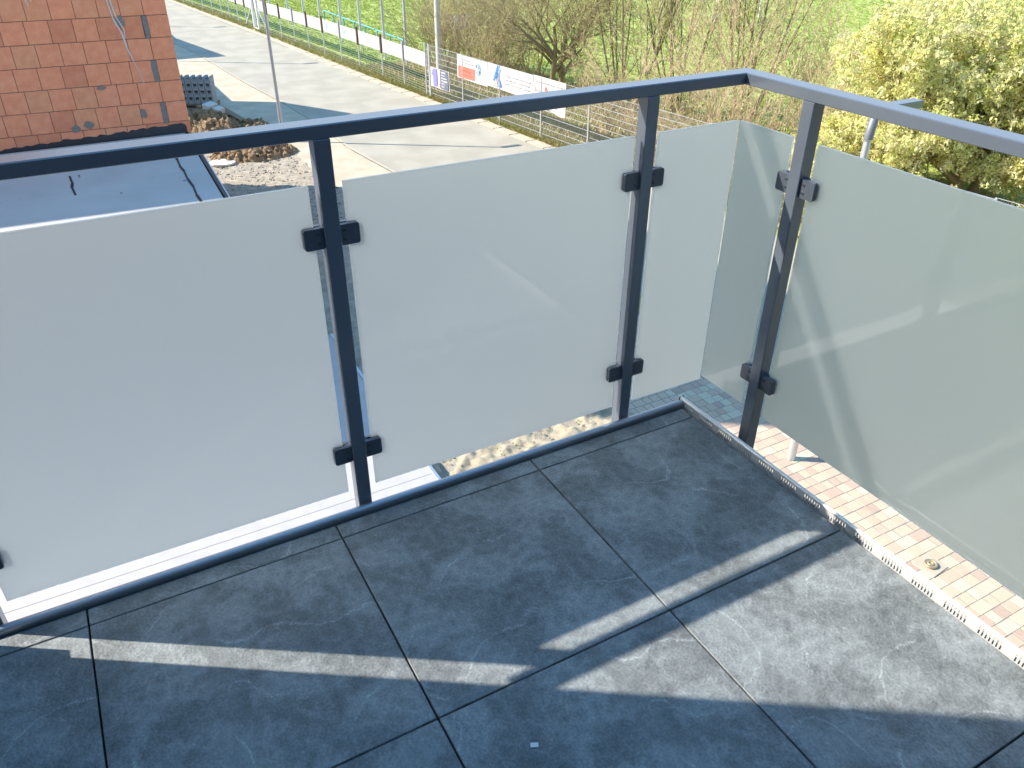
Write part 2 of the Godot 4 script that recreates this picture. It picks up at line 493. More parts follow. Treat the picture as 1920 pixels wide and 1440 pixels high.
func build_pavers() -> void:
	var bed := struct(obj("paving", sheet(k_(3.8), k_(6.4), -6.4, 2.5, 0.4, 4, 0.0335), M.mortar))
	rng.seed = 5
	var list := []
	var row := 0
	var z := -6.3
	while z < 1.9:
		var d: float = 0.118
		var x := 3.85 + rng.randf() * 0.08
		while x < 6.3:
			var l: float = [0.10, 0.12, 0.12, 0.15, 0.18][rng.randi() % 5]
			list.append([x, z, l, d, rng.randf(), rng.randi()])
			x += l
		z += d
		row += 1
	# the strip that shows between the edge of the balcony and the glass
	var eye := Vector3(-0.962, 1.448, 1.561)
	var seen := []
	var rest := MB.new()
	for q in list:
		var c := Vector3(q[0] + q[2] / 2, -3.7, q[1] + q[3] / 2)
		var f: float = (eye.x - 0.6) / (eye.x - c.x)
		var zc := eye.z + (c.z - eye.z) * f
		var yc := eye.y + (c.y - eye.y) * f
		var fg: float = (eye.x - 0.70) / (eye.x - c.x)
		var yg := eye.y + (c.y - eye.y) * fg
		var show: bool = yc > -0.01 and yg < 0.09 and zc > -0.35 and zc < 1.2
		if c.z > -1.05 and c.z < -0.95: pass
		if show: seen.append([c.distance_to(eye), q])
		else:
			rest.cbox(Vector3(q[0] + 0.002, -3.75, q[1] + 0.002), Vector3(q[0] + q[2] - 0.002, -3.665, q[1] + q[3] - 0.002), 0.004)
	seen.sort_custom(func(a, b): return a[0] < b[0])
	var shared := {}
	for i in seen.size():
		var q: Array = seen[i][1]
		var lift: float = (q[4] - 0.5) * 0.004
		var kind := 0
		var u: float = fposmod(q[5] * 0.6180339, 1.0)
		kind = 0 if u < 0.20 else 4 if u < 0.30 else 1 if u < 0.55 else 3 if u < 0.78 else 2 if u < 0.93 else 5
		if i >= 300:
			rest.cbox(Vector3(q[0] + 0.002, -3.75, q[1] + 0.002), Vector3(q[0] + q[2] - 0.002, -3.665, q[1] + q[3] - 0.002), 0.004)
			continue
		var key := "%.2f" % q[2]
		if not shared.has(key):
			var b := MB.new()
			b.box(Transform3D.IDENTITY, Vector3(q[2] - 0.004, 0.08, q[3] - 0.003), 0.004)
			shared[key] = b.mesh()
		var o := put("paver", shared[key], M.paver[kind], bed)
		o.position = Vector3(q[0] + q[2] / 2, -3.7035 + lift, q[1] + q[3] / 2)
		o.rotation = Vector3((q[4] - 0.5) * 0.02, (q[4] - 0.5) * 0.03, 0)
	obj("paver_field", rest, M.paver[3], bed).set_meta("kind", "stuff")
	# water valve cap in its little concrete square
	var t := thing("valve_cap", "round brass water valve cap set in a pale concrete square among the pavers", "valve cap", Vector3(4.80, -3.66, -1.10))
	var b := MB.new()
	b.box(Transform3D(Basis(Vector3.UP, 0.1), Vector3(0, 0.0, 0)), Vector3(0.22, 0.012, 0.21), 0.004)
	obj("concrete_surround", b, M.kerb, t)
	for r in [[0.050, 0.011, 0.020], [0.022, 0.009, 0.024]]:
		b = MB.new()
		var pts := PackedVector3Array(); var rad := PackedFloat32Array()
		for k in 25:
			pts.append(Vector3(cos(TAU * k / 24) * r[0], r[2], sin(TAU * k / 24) * r[0])); rad.append(r[1])
		b.tube(pts, rad, 6)
		obj("ring", b, M.brass, t)
	b = MB.new()
	b.tube(PackedVector3Array([Vector3(0, 0, 0), Vector3(0, 0.024, 0)]), PackedFloat32Array([0.048, 0.048]), 20, true)
	obj("lid", b, M.brass, t)

# ------------------------------------------------------------------ balcony
func build_balcony_floor() -> void:
	var b := MB.new()
	b.cbox(Vector3(-1.56, -0.26, -0.083), Vector3(0.588, -0.024, 3.6))
	var floor_ := struct(obj("balcony_floor", b, M.dark))
	var j := 0.0022
	var zrows := [[-0.056, 0.0], [0.0, 0.606], [0.606, 1.207], [1.207, 1.808], [1.808, 2.41], [2.41, 3.0]]
	var xcols := [[-1.56, -1.207], [-1.207, -0.6], [-0.6, 0.0], [0.0, 0.578]]
	for r in zrows:
		for c in xcols:
			var s := MB.new()
			var jz := 0.0012 if r[0] < 0.0 else j
			var top := rng.randf_range(-0.0004, 0.0004)
			s.cbox(Vector3(c[0] + j, -0.020, r[0] + jz), Vector3(c[1] - j, top, r[1] - (0.0012 if r[0] < 0.0 else j)), 0.0012)
			obj("floor_tile", s, M.tile[(zrows.find(r) * 5 + xcols.find(c) * 2) % 6], floor_)
	# pale joint profile that catches the light between tile columns
	# front edge profile: a rounded bar that hides the tile edge
	s_trim(floor_)

func s_trim(floor_: Node) -> void:
	var s := MB.new()
	var o := PackedVector2Array()
	for k in 9:
		var a := PI * k / 8
		o.append(Vector2(0.0105 * cos(a), 0.012 + 0.009 * sin(a)))
	o.append(Vector2(-0.0105, -0.07)); o.append(Vector2(0.0105, -0.03))
	s.prism(Transform3D(Basis(Vector3(0, 0, 1), Vector3.UP, Vector3(-1, 0, 0)), Vector3(0, 0, -0.071)), o, -0.596, 1.56)
	obj("edge_profile", s, M.alu_edge, floor_)
	# right edge: thin upright with groups of drain slots under a round bead
	s = MB.new()
	var z := -0.078
	var x0 := 0.5905; var x1 := 0.5925
	s.cbox(Vector3(x0, 0.0125, -0.08), Vector3(x1, 0.020, 3.4))
	s.cbox(Vector3(x0, -0.05, -0.08), Vector3(x1, -0.012, 3.4))
	while z < 3.3:
		var q := z
		for k in 7:
			s.cbox(Vector3(x0, -0.012, q), Vector3(x1, 0.0125, q + 0.0050))
			q += 0.0088
		s.cbox(Vector3(x0, -0.012, q), Vector3(x1, 0.0125, z + 0.089))
		z += 0.089
	obj("slotted_profile", s, M.alu, floor_)
	s = MB.new()
	s.tube(PackedVector3Array([Vector3(0.592, 0.020, -0.086), Vector3(0.592, 0.020, 3.4)]), PackedFloat32Array([0.0062, 0.0062]), 12, true)
	obj("bead", s, M.alu, floor_)
	s = MB.new()
	s.tube(PackedVector3Array([Vector3(0.592, 0.0205, -0.088), Vector3(0.592, 0.0205, 0.297)]), PackedFloat32Array([0.0078, 0.0078]), 12, true)
	obj("bead_sleeve", s, M.alu, floor_)
	s = MB.new()
	s.cbox(Vector3(0.5955, -0.062, -0.08), Vector3(0.5975, -0.004, 3.4))
	var h := -0.05
	obj("drip_plate", s, M.alu_edge, floor_)
	s = MB.new()
	s.cbox(Vector3(0.582, -0.022, -0.083), Vector3(0.604, 0.028, -0.079), 0.0015)
	obj("corner_cap", s, M.dark, floor_)
	# crumbs of grout and grit, mostly along the edges
	rng.seed = 8
	var xf := []; var cols := []
	for i in 150:
		var p := Vector3(rng.randf_range(-1.5, 0.57), 0.001, -0.056 + 0.11 * pow(rng.randf(), 2.0))
		if i % 3 == 0: p = Vector3(0.575 - 0.12 * pow(rng.randf(), 2.0), 0.001, rng.randf_range(-0.05, 1.6))
		if i % 5 == 0: p = Vector3(rng.randf_range(-1.4, 0.55), 0.001, rng.randf_range(0.0, 1.7))
		var sc := rng.randf_range(0.0006, 0.0017)
		xf.append(Transform3D(Basis.from_euler(Vector3(rng.randf() * 6, rng.randf() * 6, 0)).scaled(Vector3(sc, sc * 0.7, sc)), p))
		var g := rng.randf_range(0.25, 0.65)
		cols.append(Color(g, g * 0.96, g * 0.9))
	multi("crumbs", clod(), M.stone, xf, floor_, cols)
	var foil := MB.new()
	foil.box(Transform3D(Basis(Vector3.UP, -0.5) * Basis(Vector3.BACK, 0.08), Vector3.ZERO), Vector3(0.016, 0.0006, 0.010))
	var f := obj("foil_scrap", foil, M.alu)
	f.position = Vector3(-0.457, 0.0022, 0.754)
	tag(f, "tiny silver foil scrap lying on the dark floor tile", "foil scrap")

func rounded(w: float, h: float, r: float) -> PackedVector2Array:
	var o := PackedVector2Array()
	for q in [[w / 2 - r, -h / 2 + r, -PI / 2], [w / 2 - r, h / 2 - r, 0.0], [-w / 2 + r, h / 2 - r, PI / 2], [-w / 2 + r, -h / 2 + r, PI]]:
		for k in 5:
			var a: float = q[2] + PI / 2 * k / 4
			o.append(Vector2(q[0] + r * cos(a), q[1] + r * sin(a)))
	return o

func build_railing() -> void:
	var t := thing("balcony_railing", "anthracite metal balcony railing with frosted glass panels held by clamps", "railing")
	# handrail, mitred at the corner
	var y0 := 1.0; var y1 := 1.030
	var sect := [Vector2(0.0015, y0), Vector2(0.0535, y0), Vector2(0.055, y0 + 0.0015), Vector2(0.055, y1 - 0.0025), Vector2(0.0525, y1), Vector2(0.0025, y1), Vector2(0.0, y1 - 0.0025), Vector2(0.0, y0 + 0.0015)]
	for side in 2:
		var s := MB.new()
		for i in sect.size():
			var a: Vector2 = sect[i]; var d: Vector2 = sect[(i + 1) % sect.size()]
			var p := []
			for q in [a, d]:
				if side == 0:
					p.append(Vector3(-1.56, q.y, -0.09 - q.x)); p.append(Vector3(0.671 + q.x, q.y, -0.09 - q.x))
				else:
					p.append(Vector3(0.671 + q.x, q.y, -0.09 - q.x)); p.append(Vector3(0.671 + q.x, q.y, 3.3))
			s.quad(p[0], p[2], p[3], p[1])
		obj("handrail", s, M.steel, t)
	# posts
	for x in [-1.413, -0.520, 0.347]:
		var s := MB.new()
		s.cbox(Vector3(x, -0.30, -0.129), Vector3(x + 0.037, y0 - 0.0005, -0.0895), 0.0015)
		obj("post", s, M.steel, t)
	for z in [0.116, 1.24, 2.1]:
		var s := MB.new()
		s.cbox(Vector3(0.6705, -0.30, z), Vector3(0.710, y0 - 0.0005, z + 0.038), 0.0015)
		obj("post", s, M.steel, t)
	# fixing plates below floor level
	for x in [-1.413, -0.520, 0.347]:
		var s := MB.new()
		s.cbox(Vector3(x - 0.02, -0.24, -0.0885), Vector3(x + 0.057, -0.10, -0.0835))
		obj("fixing_plate", s, M.steel, t)
	for z in [0.116, 1.24, 2.1]:
		var s := MB.new()
		s.cbox(Vector3(0.59, -0.20, z + 0.002), Vector3(0.670, -0.15, z + 0.036))
		obj("bracket", s, M.steel, t)
	# glass
	for g in [[-1.356, -0.5385], [-0.461, 0.331], [0.409, 0.690]]:
		var s := MB.new()
		s.cbox(Vector3(g[0], 0.052, -0.117), Vector3(g[1], 0.900, -0.109), 0.0008)
		obj("glass_panel", s, M.glass, t)
	for g in [[-0.1075, 0.088], [0.174, 1.218], [1.30, 2.06]]:
		var s := MB.new()
		s.cbox(Vector3(0.690, 0.066, g[0]), Vector3(0.698, 0.900, g[1]), 0.0008)
		obj("glass_panel", s, M.glass, t)
	# clamps: two rounded plates round the glass, the inner one with two screws
	var fronts := []
	for x in [-1.413, -0.520, 0.347]:
		for y in [0.782, 0.181]:
			if x > -1.0: fronts.append([x - 0.0225, y, -1])
			fronts.append([x + 0.037 + 0.0225, y, 1])
	var plate := MB.new()
	plate.prism(Transform3D.IDENTITY, rounded(0.047, 0.049, 0.006), 0.0015, 0.0125)
	plate.prism(Transform3D(Basis(Vector3.UP, PI), Vector3.ZERO), rounded(0.047, 0.049, 0.006), 0.0062, 0.0155)
	var pm := plate.mesh()
	var screw := MB.new()
	var ring := PackedVector3Array(); var rad := PackedFloat32Array()
	for k in 13: ring.append(Vector3(cos(TAU * k / 12) * 0.0036, sin(TAU * k / 12) * 0.0036, 0.0)); rad.append(0.0011)
	screw.tube(ring, rad, 5)
	screw.tube(PackedVector3Array([Vector3(0, 0, -0.002), Vector3(0, 0, 0.0005)]), PackedFloat32Array([0.0018, 0.0018]), 6, true)
	var sm := screw.mesh()
	var block := MB.new()
	block.box(Transform3D.IDENTITY, Vector3(0.012, 0.046, 0.026))
	var bm := block.mesh()
	var all := []
	for f in fronts: all.append([Transform3D(Basis.IDENTITY, Vector3(f[0], f[1], -0.1105)), f[2]])
	for z in [0.116, 1.24, 2.1]:
		for y in [0.784, 0.185]:
			for s in [-1, 1]:
				var zz: float = z - 0.0225 if s < 0 else z + 0.038 + 0.0225
				all.append([Transform3D(Basis(Vector3(0, 0, 1), Vector3.UP, Vector3(-1, 0, 0)), Vector3(0.6915, y, zz)), s])
	for q in all:
		var c := put("glass_clamp", pm, M.clamp, t)
		c.transform = q[0]
		var k := put("clamp_neck", bm, M.clamp, c)
		k.position = Vector3(-q[1] * 0.0165, 0, -0.0015)
		for y in [-0.011, 0.011]:
			var w := put("screw", sm, M.screw, c)
			w.position = Vector3(-q[1] * 0.011, y, 0.0128)

func build_own_house() -> void:
	var t := thing("house", "house wall with plinth beside and behind the tiled balcony", "house")
	var b := MB.new()
	b.cbox(Vector3(-13.0, -3.8, -0.14), Vector3(-1.585, 5.2, 9.0))
	obj("wall", b, M.white_roof, t)
	b = MB.new()
	b.cbox(Vector3(-1.585, -3.8, 3.62), Vector3(6.0, 2.75, 9.0))
	b.cbox(Vector3(-1.585, -3.8, -0.14), Vector3(-1.56, -0.262, 3.62))
	obj("wall", b, M.grey_render, t)
	b = MB.new()
	b.cbox(Vector3(-1.585, -0.05, -0.143), Vector3(-1.555, 0.27, 3.62))
	obj("plinth", b, M.grey_render, t)
	b = MB.new()
	b.cbox(Vector3(-1.0, 0.0, 3.56), Vector3(1.4, 2.2, 3.6))
	obj("door", b, M.pane, t)
	b = MB.new()
	b.cbox(Vector3(-1.584, 2.75, 3.2), Vector3(6.2, 2.95, 9.2))
	obj("roof", b, M.grey_render, t)
	# white terrace slab in front of the storey below
	t = thing("terrace", "bright white terrace slab with a bluish metal edge right below the balcony", "terrace")
	b = MB.new()
	b.cbox(Vector3(-8.0, -3.9, -6.35), Vector3(1.34, -3.53, -0.16))
	b.cbox(Vector3(0.35, -3.9, -7.5), Vector3(1.34, -3.53, -6.351))
	obj("base", b, M.render, t)
	for q in [[-8.0, -0.16, -2.16], [-8.0, -2.161, -4.23], [-8.0, -4.2325, -6.35], [0.35, -6.354, -7.5]]:
		b = MB.new()
		b.cbox(Vector3(q[0], -3.53, q[2]), Vector3(1.362, -3.50, q[1]), 0.003)
		obj("slab", b, M.white_roof, t)
	b = MB.new()
	b.cbox(Vector3(1.3625, -3.66, -7.52), Vector3(1.404, -3.494, -0.1604), 0.004)
	obj("edge_flashing", b, M.zinc, t)
	b = MB.new()
	b.cbox(Vector3(0.50, -3.499, -6.50), Vector3(0.80, -3.44, -6.28), 0.005)
	obj("roof_outlet", b, M.teal, t)
	# gutter with its downpipe right of the balcony
	t = thing("rain_gutter", "short dark box gutter with a grey elbow and downpipe behind the right railing", "gutter")
	b = MB.new()
	b.cbox(Vector3(4.93, -0.137, -2.965), Vector3(5.50, -0.072, -2.855), 0.004)
	obj("channel", b, M.steel, t)
	b = MB.new()
	var pts := PackedVector3Array(); var rad := PackedFloat32Array()
	for k in 9:
		var a := k / 8.0
		pts.append(Vector3(4.872 + 0.10 * a * a, -0.32 + 0.215 * a, -2.84 - 0.05 * a * a)); rad.append(0.0375)
	b.tube(pts, rad, 16, true)
	obj("elbow", b, M.elbow, t)
	b = MB.new()
	b.tube(PackedVector3Array([Vector3(4.872, -2.0, -2.84), Vector3(4.872, -0.335, -2.84)]), PackedFloat32Array([0.031, 0.031]), 16, true)
	obj("downpipe", b, M.galv, t)
	b = MB.new()
	b.tube(PackedVector3Array([Vector3(4.872, -3.75, -2.84), Vector3(4.872, -2.0, -2.84)]), PackedFloat32Array([0.043, 0.043]), 16, true)
	obj("standpipe", b, M.galv, t)

# ------------------------------------------------------------------ neighbour
func build_brick_house() -> void:
	var t := thing("brick_house", "unfinished house of raw orange hollow clay bricks beside the garage", "house", Vector3(0.462, 0, -9.613))
	t.rotation.y = -0.05988
	# local: wall face at z = 0, x runs from 0 (right corner) to the left as negative
	var b := MB.new()
	b.cbox(Vector3(-9.5, -4.6, -13.4), Vector3(-0.012, 3.05, -0.012))
	var wall := obj("wall", b, M.mortar, t)
	b = MB.new()
	b.cbox(Vector3(-4.3, 3.06, -9.0), Vector3(-2.3, 3.8, -0.02))
	b.cbox(Vector3(-5.5, 3.81, -9.0), Vector3(-2.3, 5.6, -0.02))
	obj("upper_wall", b, M.brick[0], t)
	rng.seed = 21
	var meshes := {}
	var rest := MB.new()
	var count := 0
	for row in range(0, 18):
		var y1 := 0.124 + 0.25 * (row - 6)            # top of a course
		y1 = 0.124 - 0.25 * 5 - 0.115 + 0.25 * row - 0.25 if row == 0 else 0.124 - 1.5 + 0.25 * row
		var x := 0.0
		var odd := row % 2 == 0
		var first := true
		var idx := 0
		while x > -9.3:
			var l := 0.249
			if first: l = 0.262 if not odd else 0.262
			var gap := 0.0015
			var striped := false
			if odd and idx == 0: l = 0.245; striped = true
			if odd and idx == 1: x -= 0.058                # filled with grey mortar
			if not odd and idx == 1: l = 0.255
			if not odd and idx == 2: l = 0.232
			first = false
			idx += 1
			var tone: int = 4 if striped else [0, 0, 0, 1, 3, 3, 2, 0][rng.randi() % 8]
			if rng.randf() < 0.03: tone = 5
			var big := x > -3.0 and row < 13
			var zj := rng.randf_range(-0.0025, 0.0025)
			if big:
				var key := "%.3f" % l
				if not meshes.has(key):
					var s := MB.new()
					s.box(Transform3D.IDENTITY, Vector3(l - 0.0045, 0.2425, 0.11), 0.003)
					meshes[key] = s.mesh()
				var o := put("brick", meshes[key], M.brick[tone], wall)
				o.position = Vector3(x - l / 2, y1 - 0.125, -0.055 + zj)
				o.rotation = Vector3(rng.randf_range(-0.004, 0.004), rng.randf_range(-0.004, 0.004), rng.randf_range(-0.004, 0.004))
				count += 1
			else:
				rest.cbox(Vector3(x - l + 0.003, y1 - 0.2465, -0.11), Vector3(x - 0.003, y1 - 0.004, zj), 0.003)
			x -= l + gap
	obj("brick_field", rest, M.brick[0], wall).set_meta("kind", "stuff")
	# side wall towards the road
	b = MB.new()
	b.cbox(Vector3(-0.011, -4.6, -13.4), Vector3(-0.0005, 3.05, -0.114))
	obj("side_wall", b, M.brick[3], t)
	# mortar smears and filled joints
	for k in 7:
		var y := 0.124 - 1.5 + 0.5 * k - 0.125
		var s := MB.new()
		var o := PackedVector2Array()
		for q in [[-0.030, -0.135], [0.024, -0.13], [0.031, -0.05], [0.026, 0.05], [0.033, 0.118], [-0.026, 0.12], [-0.033, 0.03], [-0.026, -0.06]]:
			o.append(Vector2(q[0] + rng.randf_range(-0.008, 0.008), q[1]))
		s.prism(Transform3D(Basis.IDENTITY, Vector3(-0.275, y, 0)), o, -0.02, 0.005)
		obj("mortar_fill", s, M.mortar, t)
	for q in [[-0.30 - 0.25, 0.07, 0.05, 0.07], [-0.52, -0.985, 0.045, 0.06], [-1.17, -1.06, 0.06, 0.045], [-1.32, -1.10, 0.05, 0.05], [-0.93, -0.65, 0.06, 0.025], [-1.05, 0.37, 0.06, 0.03]]:
		var s := MB.new()
		var o := PackedVector2Array()
		for i in 9:
			var a := TAU * i / 9
			o.append(Vector2(cos(a) * q[2] * rng.randf_range(0.7, 1.2), sin(a) * q[3] * rng.randf_range(0.7, 1.2)))
		s.prism(Transform3D(Basis.IDENTITY, Vector3(q[0], q[1], 0)), o, -0.01, 0.006)
		obj("mortar_smear", s, M.mortar, t)
	for path in [[[-0.66, 0.75], [-0.655, 0.50], [-0.63, 0.28], [-0.61, 0.10], [-0.555, -0.05], [-0.535, -0.22], [-0.50, -0.36], [-0.46, -0.50], [-0.435, -0.64]],
			[[-1.50, 0.70], [-1.49, 0.55], [-1.475, 0.40], [-1.45, 0.28]], [[-1.42, 0.62], [-1.435, 0.5], [-1.41, 0.33]], [[-1.72, 0.52], [-1.70, 0.38]], [[-0.60, 0.3], [-0.575, 0.12], [-0.52, -0.02], [-0.53, -0.1]]]:
		var s := MB.new()
		for i in path.size() - 1:
			var a := Vector3(path[i][0], path[i][1], 0.004); var d := Vector3(path[i + 1][0], path[i + 1][1], 0.004)
			var w: float = 0.013 * (1.0 - float(i) / path.size()) + 0.004 + 0.012 * exp(-pow((i - 4.0) / 1.2, 2.0)) * (1.0 if path.size() > 6 else 0.0)
			s.box(Transform3D(Basis(Vector3.BACK, atan2(d.y - a.y, d.x - a.x)), (a + d) / 2), Vector3(a.distance_to(d) + 0.006, w, 0.005), 0.0015)
		obj("mortar_drip", s, M.mortar_drip, t)
	# black bitumen coat at the foot of the wall
	var s2 := MB.new()
	var o2 := PackedVector2Array()
	var xs := []
	for k in 130: xs.append(-6.0 + k * (5.94 / 129.0))
	o2.append(Vector2(-6.0, -1.7))
	o2.append(Vector2(-0.055, -1.7))
	o2.append(Vector2(-0.052, -1.20))
	var nn := noise(91, 3.0, 4)
	for k in range(129, -1, -1):
		var xx: float = xs[k]
		o2.append(Vector2(xx, -1.145 - 0.052 * (-xx) + 0.03 * nn.get_noise_1d(xx * 4.0) - (0.03 if xx > -0.07 else 0.0)))
	s2.prism(Transform3D.IDENTITY, o2, -0.005, 0.004)
	obj("bitumen_coat", s2, M.bitumen, t)
	# garage
	t = thing("garage", "garage with a grey felt flat roof in front of the brick house", "garage")
	var ang := 0.03
	b = MB.new()
	b.cbox(Vector3(-7.6, -4.2, -9.60), Vector3(0.25, -1.30, -6.55))
	obj("wall", b, M.concrete, t)
	b = MB.new()
	b.prism(Transform3D(Basis(Vector3.RIGHT, -PI / 2), Vector3(0, -1.30, 0)), PackedVector2Array([Vector2(-7.6, 6.5), Vector2(0.262, 6.5), Vector2(0.372, 9.6), Vector2(-7.6, 9.6)]), 0.0, 0.028)
	obj("roof_felt", b, M.felt, t)
	for path in [[[-1.061, -8.30], [-1.052, -8.02], [-1.066, -7.86], [-1.050, -7.58]], [[0.085, -9.5], [0.078, -8.7], [0.084, -8.4], [0.068, -8.1], [0.076, -7.9], [0.062, -7.6], [0.068, -7.3], [0.05, -7.0], [0.054, -6.52]]]:
		b = MB.new()
		for i in path.size() - 1:
			b.bar(Vector3(path[i][0], -1.2715, path[i][1]), Vector3(path[i + 1][0], -1.2715, path[i + 1][1]), 0.02 if i % 2 == 0 else 0.028, 0.006)
		obj("felt_seam", b, M.felt_seam, t)
	for xz in [[-0.97, -8.22], [-0.97, -8.28], [0.02, -7.55], [-0.63, -7.43]]:
		b = MB.new()
		b.box(Transform3D(Basis.IDENTITY, Vector3(xz[0], -1.271, xz[1])), Vector3(0.022, 0.006, 0.016), 0.002)
		obj("seam_blob", b, M.felt_seam, t)
	b = MB.new()
	b.bar(Vector3(-2.4, -1.2712, -7.62), Vector3(0.05, -1.2712, -7.88), 0.012, 0.003)
	obj("felt_lap", b, M.felt, t)
	b = MB.new()
	b.bar(Vector3(0.297, -1.31, -6.5), Vector3(0.405, -1.31, -9.58), 0.035, 0.09)
	obj("edge_flashing", b, M.bitumen, t)
	b = MB.new()
	b.bar(Vector3(0.322, -1.29, -6.5), Vector3(0.43, -1.29, -9.58), 0.012, 0.05)
	obj("edge_trim", b, M.zinc, t)
	# two houses further along, whose shadows reach the road
	t = thing("gabled_house", "rendered house with a gabled roof hidden behind the brick house", "house")
	b = MB.new()
	b.prism(Transform3D(Basis(Vector3(0, 0, 1), Vector3.UP, Vector3(-1, 0, 0)), Vector3.ZERO), PackedVector2Array([Vector2(-34.7, -6.2), Vector2(-31.1, -6.2), Vector2(-31.1, -1.5), Vector2(-32.9, 0.1), Vector2(-34.7, -1.5)]), -2.0, 9.0)
	obj("wall", b, M.render, t)
	b = MB.new()
	b.cbox(Vector3(-9.0, -6.2, -37.9), Vector3(2.0, -3.1, -34.71))
	obj("side_wing", b, M.render, t)
	t = thing("flat_house", "plain rendered house farthest along the road", "house")
	b = MB.new()
	b.prism(Transform3D(Basis(Vector3(0, 0, 1), Vector3.UP, Vector3(-1, 0, 0)), Vector3.ZERO), PackedVector2Array([Vector2(-58.0, -6.2), Vector2(-46.5, -6.2), Vector2(-46.5, -1.03), Vector2(-52.7, -2.2), Vector2(-58.0, -2.2)]), -1.6, 11.0)
	obj("wall", b, M.render, t)

func build_yard_things() -> void:
	# hollow blocks on a pallet
	var bx := Basis(Vector3.UP, -0.48)
	var org := Vector3(3.9, -5.87, -32.3)
	var t := thing("pallet", "wooden pallet under the stack of grey hollow blocks", "pallet", org)
	t.basis = bx
	for k in 5:
		var b := MB.new()
		b.box(Transform3D(Basis.IDENTITY, Vector3(0, 0.13, -0.4 + 0.2 * k)), Vector3(1.25, 0.022, 0.11), 0.003)
		obj("board", b, M.wood, t)
	for k in 3:
		var b := MB.new()
		b.box(Transform3D(Basis.IDENTITY, Vector3(-0.55 + 0.55 * k, 0.06, 0)), Vector3(0.10, 0.115, 0.98), 0.004)
		obj("runner", b, M.wood, t)
	# one block standing on end: side plates, webs and half-round holes to the front
	var b := MB.new()
	b.cbox(Vector3(-0.115, 0, -0.25), Vector3(-0.075, 0.245, 0.25), 0.004)
	b.cbox(Vector3(0.075, 0, -0.25), Vector3(0.115, 0.245, 0.25), 0.004)
	for z in [-0.2, 0.0, 0.18]:
		b.cbox(Vector3(-0.075, 0.0, z - 0.02), Vector3(0.075, 0.15, z + 0.02))
	b.cbox(Vector3(-0.075, 0.0, 0.215), Vector3(0.075, 0.11, 0.244))
	b.prism(Transform3D(Basis.IDENTITY, Vector3(0, 0, 0.21)), PackedVector2Array([Vector2(-0.076, 0.11), Vector2(-0.045, 0.11), Vector2(-0.055, 0.175), Vector2(-0.076, 0.2)]), 0, 0.03)
	b.prism(Transform3D(Basis.IDENTITY, Vector3(0, 0, 0.21)), PackedVector2Array([Vector2(0.045, 0.11), Vector2(0.076, 0.11), Vector2(0.076, 0.2), Vector2(0.055, 0.175)]), 0, 0.03)
	var proto: Node3D = null
	for r in 4:
		for c in 5:
			for d in 1:
				var at := org + bx * Vector3(-0.49 + 0.245 * c, 0.143 + 0.248 * r, 0.05 + rng.randf_range(-0.015, 0.015))
				var lab: String = "grey hollow concrete block, %s in the %s row of its stack" % [["leftmost", "second from left", "middle one", "second from right", "rightmost"][c], ["bottom", "second", "third", "top"][r]]
				if proto == null:
					proto = obj("hollow_block", b, M.concrete)
					proto.position = at; proto.basis = bx
					tag(proto, lab, "block", "stacked hollow blocks")
				else:
					dup(proto, "hollow_block", lab, at, -0.48)
	# soil heaps: lumpy mounds with clods
	var k := 0
	for h in [[Vector3(3.35, -5.9, -28.6), 1.25, 1.8, 0.62, "brown clay heap between the brick house and the block stack"], [Vector3(4.15, -5.9, -24.7), 1.45, 1.0, 0.42, "low ridge of torn up yellow clay on the gravel"], [Vector3(4.9, -5.9, -28.0), 0.7, 1.4, 0.18, "flat dark soil patch beside the footpath"]]:
		var s := MB.new()
		var f := noise(101 + k, 1.6, 5)
		var N := 44
		var pt := func(i: int, j: int) -> Vector3:
			var u: float = i * 2.0 / N - 1.0; var w: float = j * 2.0 / N - 1.0
			var rr := maxf(0.0, 1.0 - u * u - w * w)
			var x: float = h[0].x + u * h[1]; var z: float = h[0].z + w * h[2]
			return Vector3(x, H(x, z) - 0.03 + h[3] * pow(rr, 0.8) * (0.85 + 0.5 * f.get_noise_2d(x, z)) + 0.22 * minf(1.0, rr * 3.0) * f.get_noise_2d(x * 3.0, z * 3.0), z)
		for i in N:
			for j in N:
				s.quad(pt.call(i, j), pt.call(i, j + 1), pt.call(i + 1, j + 1), pt.call(i + 1, j))
		var th := thing("soil_heap", h[4], "soil heap")
		obj("mound", s, M.clay, th)
		var xf := []
		rng.seed = 33 + k
		for q in 420:
			var a := rng.randf() * TAU; var rr := sqrt(rng.randf()) * 0.97
			var ix := int((cos(a) * rr + 1.0) * N / 2); var jx := int((sin(a) * rr + 1.0) * N / 2)
			var p: Vector3 = pt.call(clampi(ix, 0, N), clampi(jx, 0, N))
			var sc := 0.015 + 0.09 * pow(rng.randf(), 4.0)
			xf.append(Transform3D(Basis.from_euler(Vector3(rng.randf() * 6, rng.randf() * 6, rng.randf() * 6)).scaled(Vector3(sc, sc * 0.7, sc)), p + Vector3(0, sc * 0.2, 0)))
		multi("clods", clod(), M.clay, xf, th)
		k += 1
	var s3 := MB.new()
	var ol := PackedVector2Array()
	for i in 24:
		var a := TAU * i / 24
		ol.append(Vector2(cos(a) * (0.31 + 0.03 * sin(3 * a)), sin(a) * (0.42 + 0.05 * cos(2 * a + 0.5))))
	s3.prism(Transform3D(Basis(Vector3.RIGHT, -PI / 2), Vector3.ZERO), ol, 0.0, 0.05)
	var sl := obj("stone_slab", s3, M.slab)
	sl.position = Vector3(3.0, H(3.0, -24.05) + 0.06, -24.05); sl.rotation.y = 0.9
	tag(sl, "flat pale oval slab lying on the gravel by the garage", "slab")
	var w := MB.new()
	w.box(Transform3D.IDENTITY, Vector3(0.22, 0.04, 1.9), 0.004)
	var pl := obj("plank", w, M.wood)
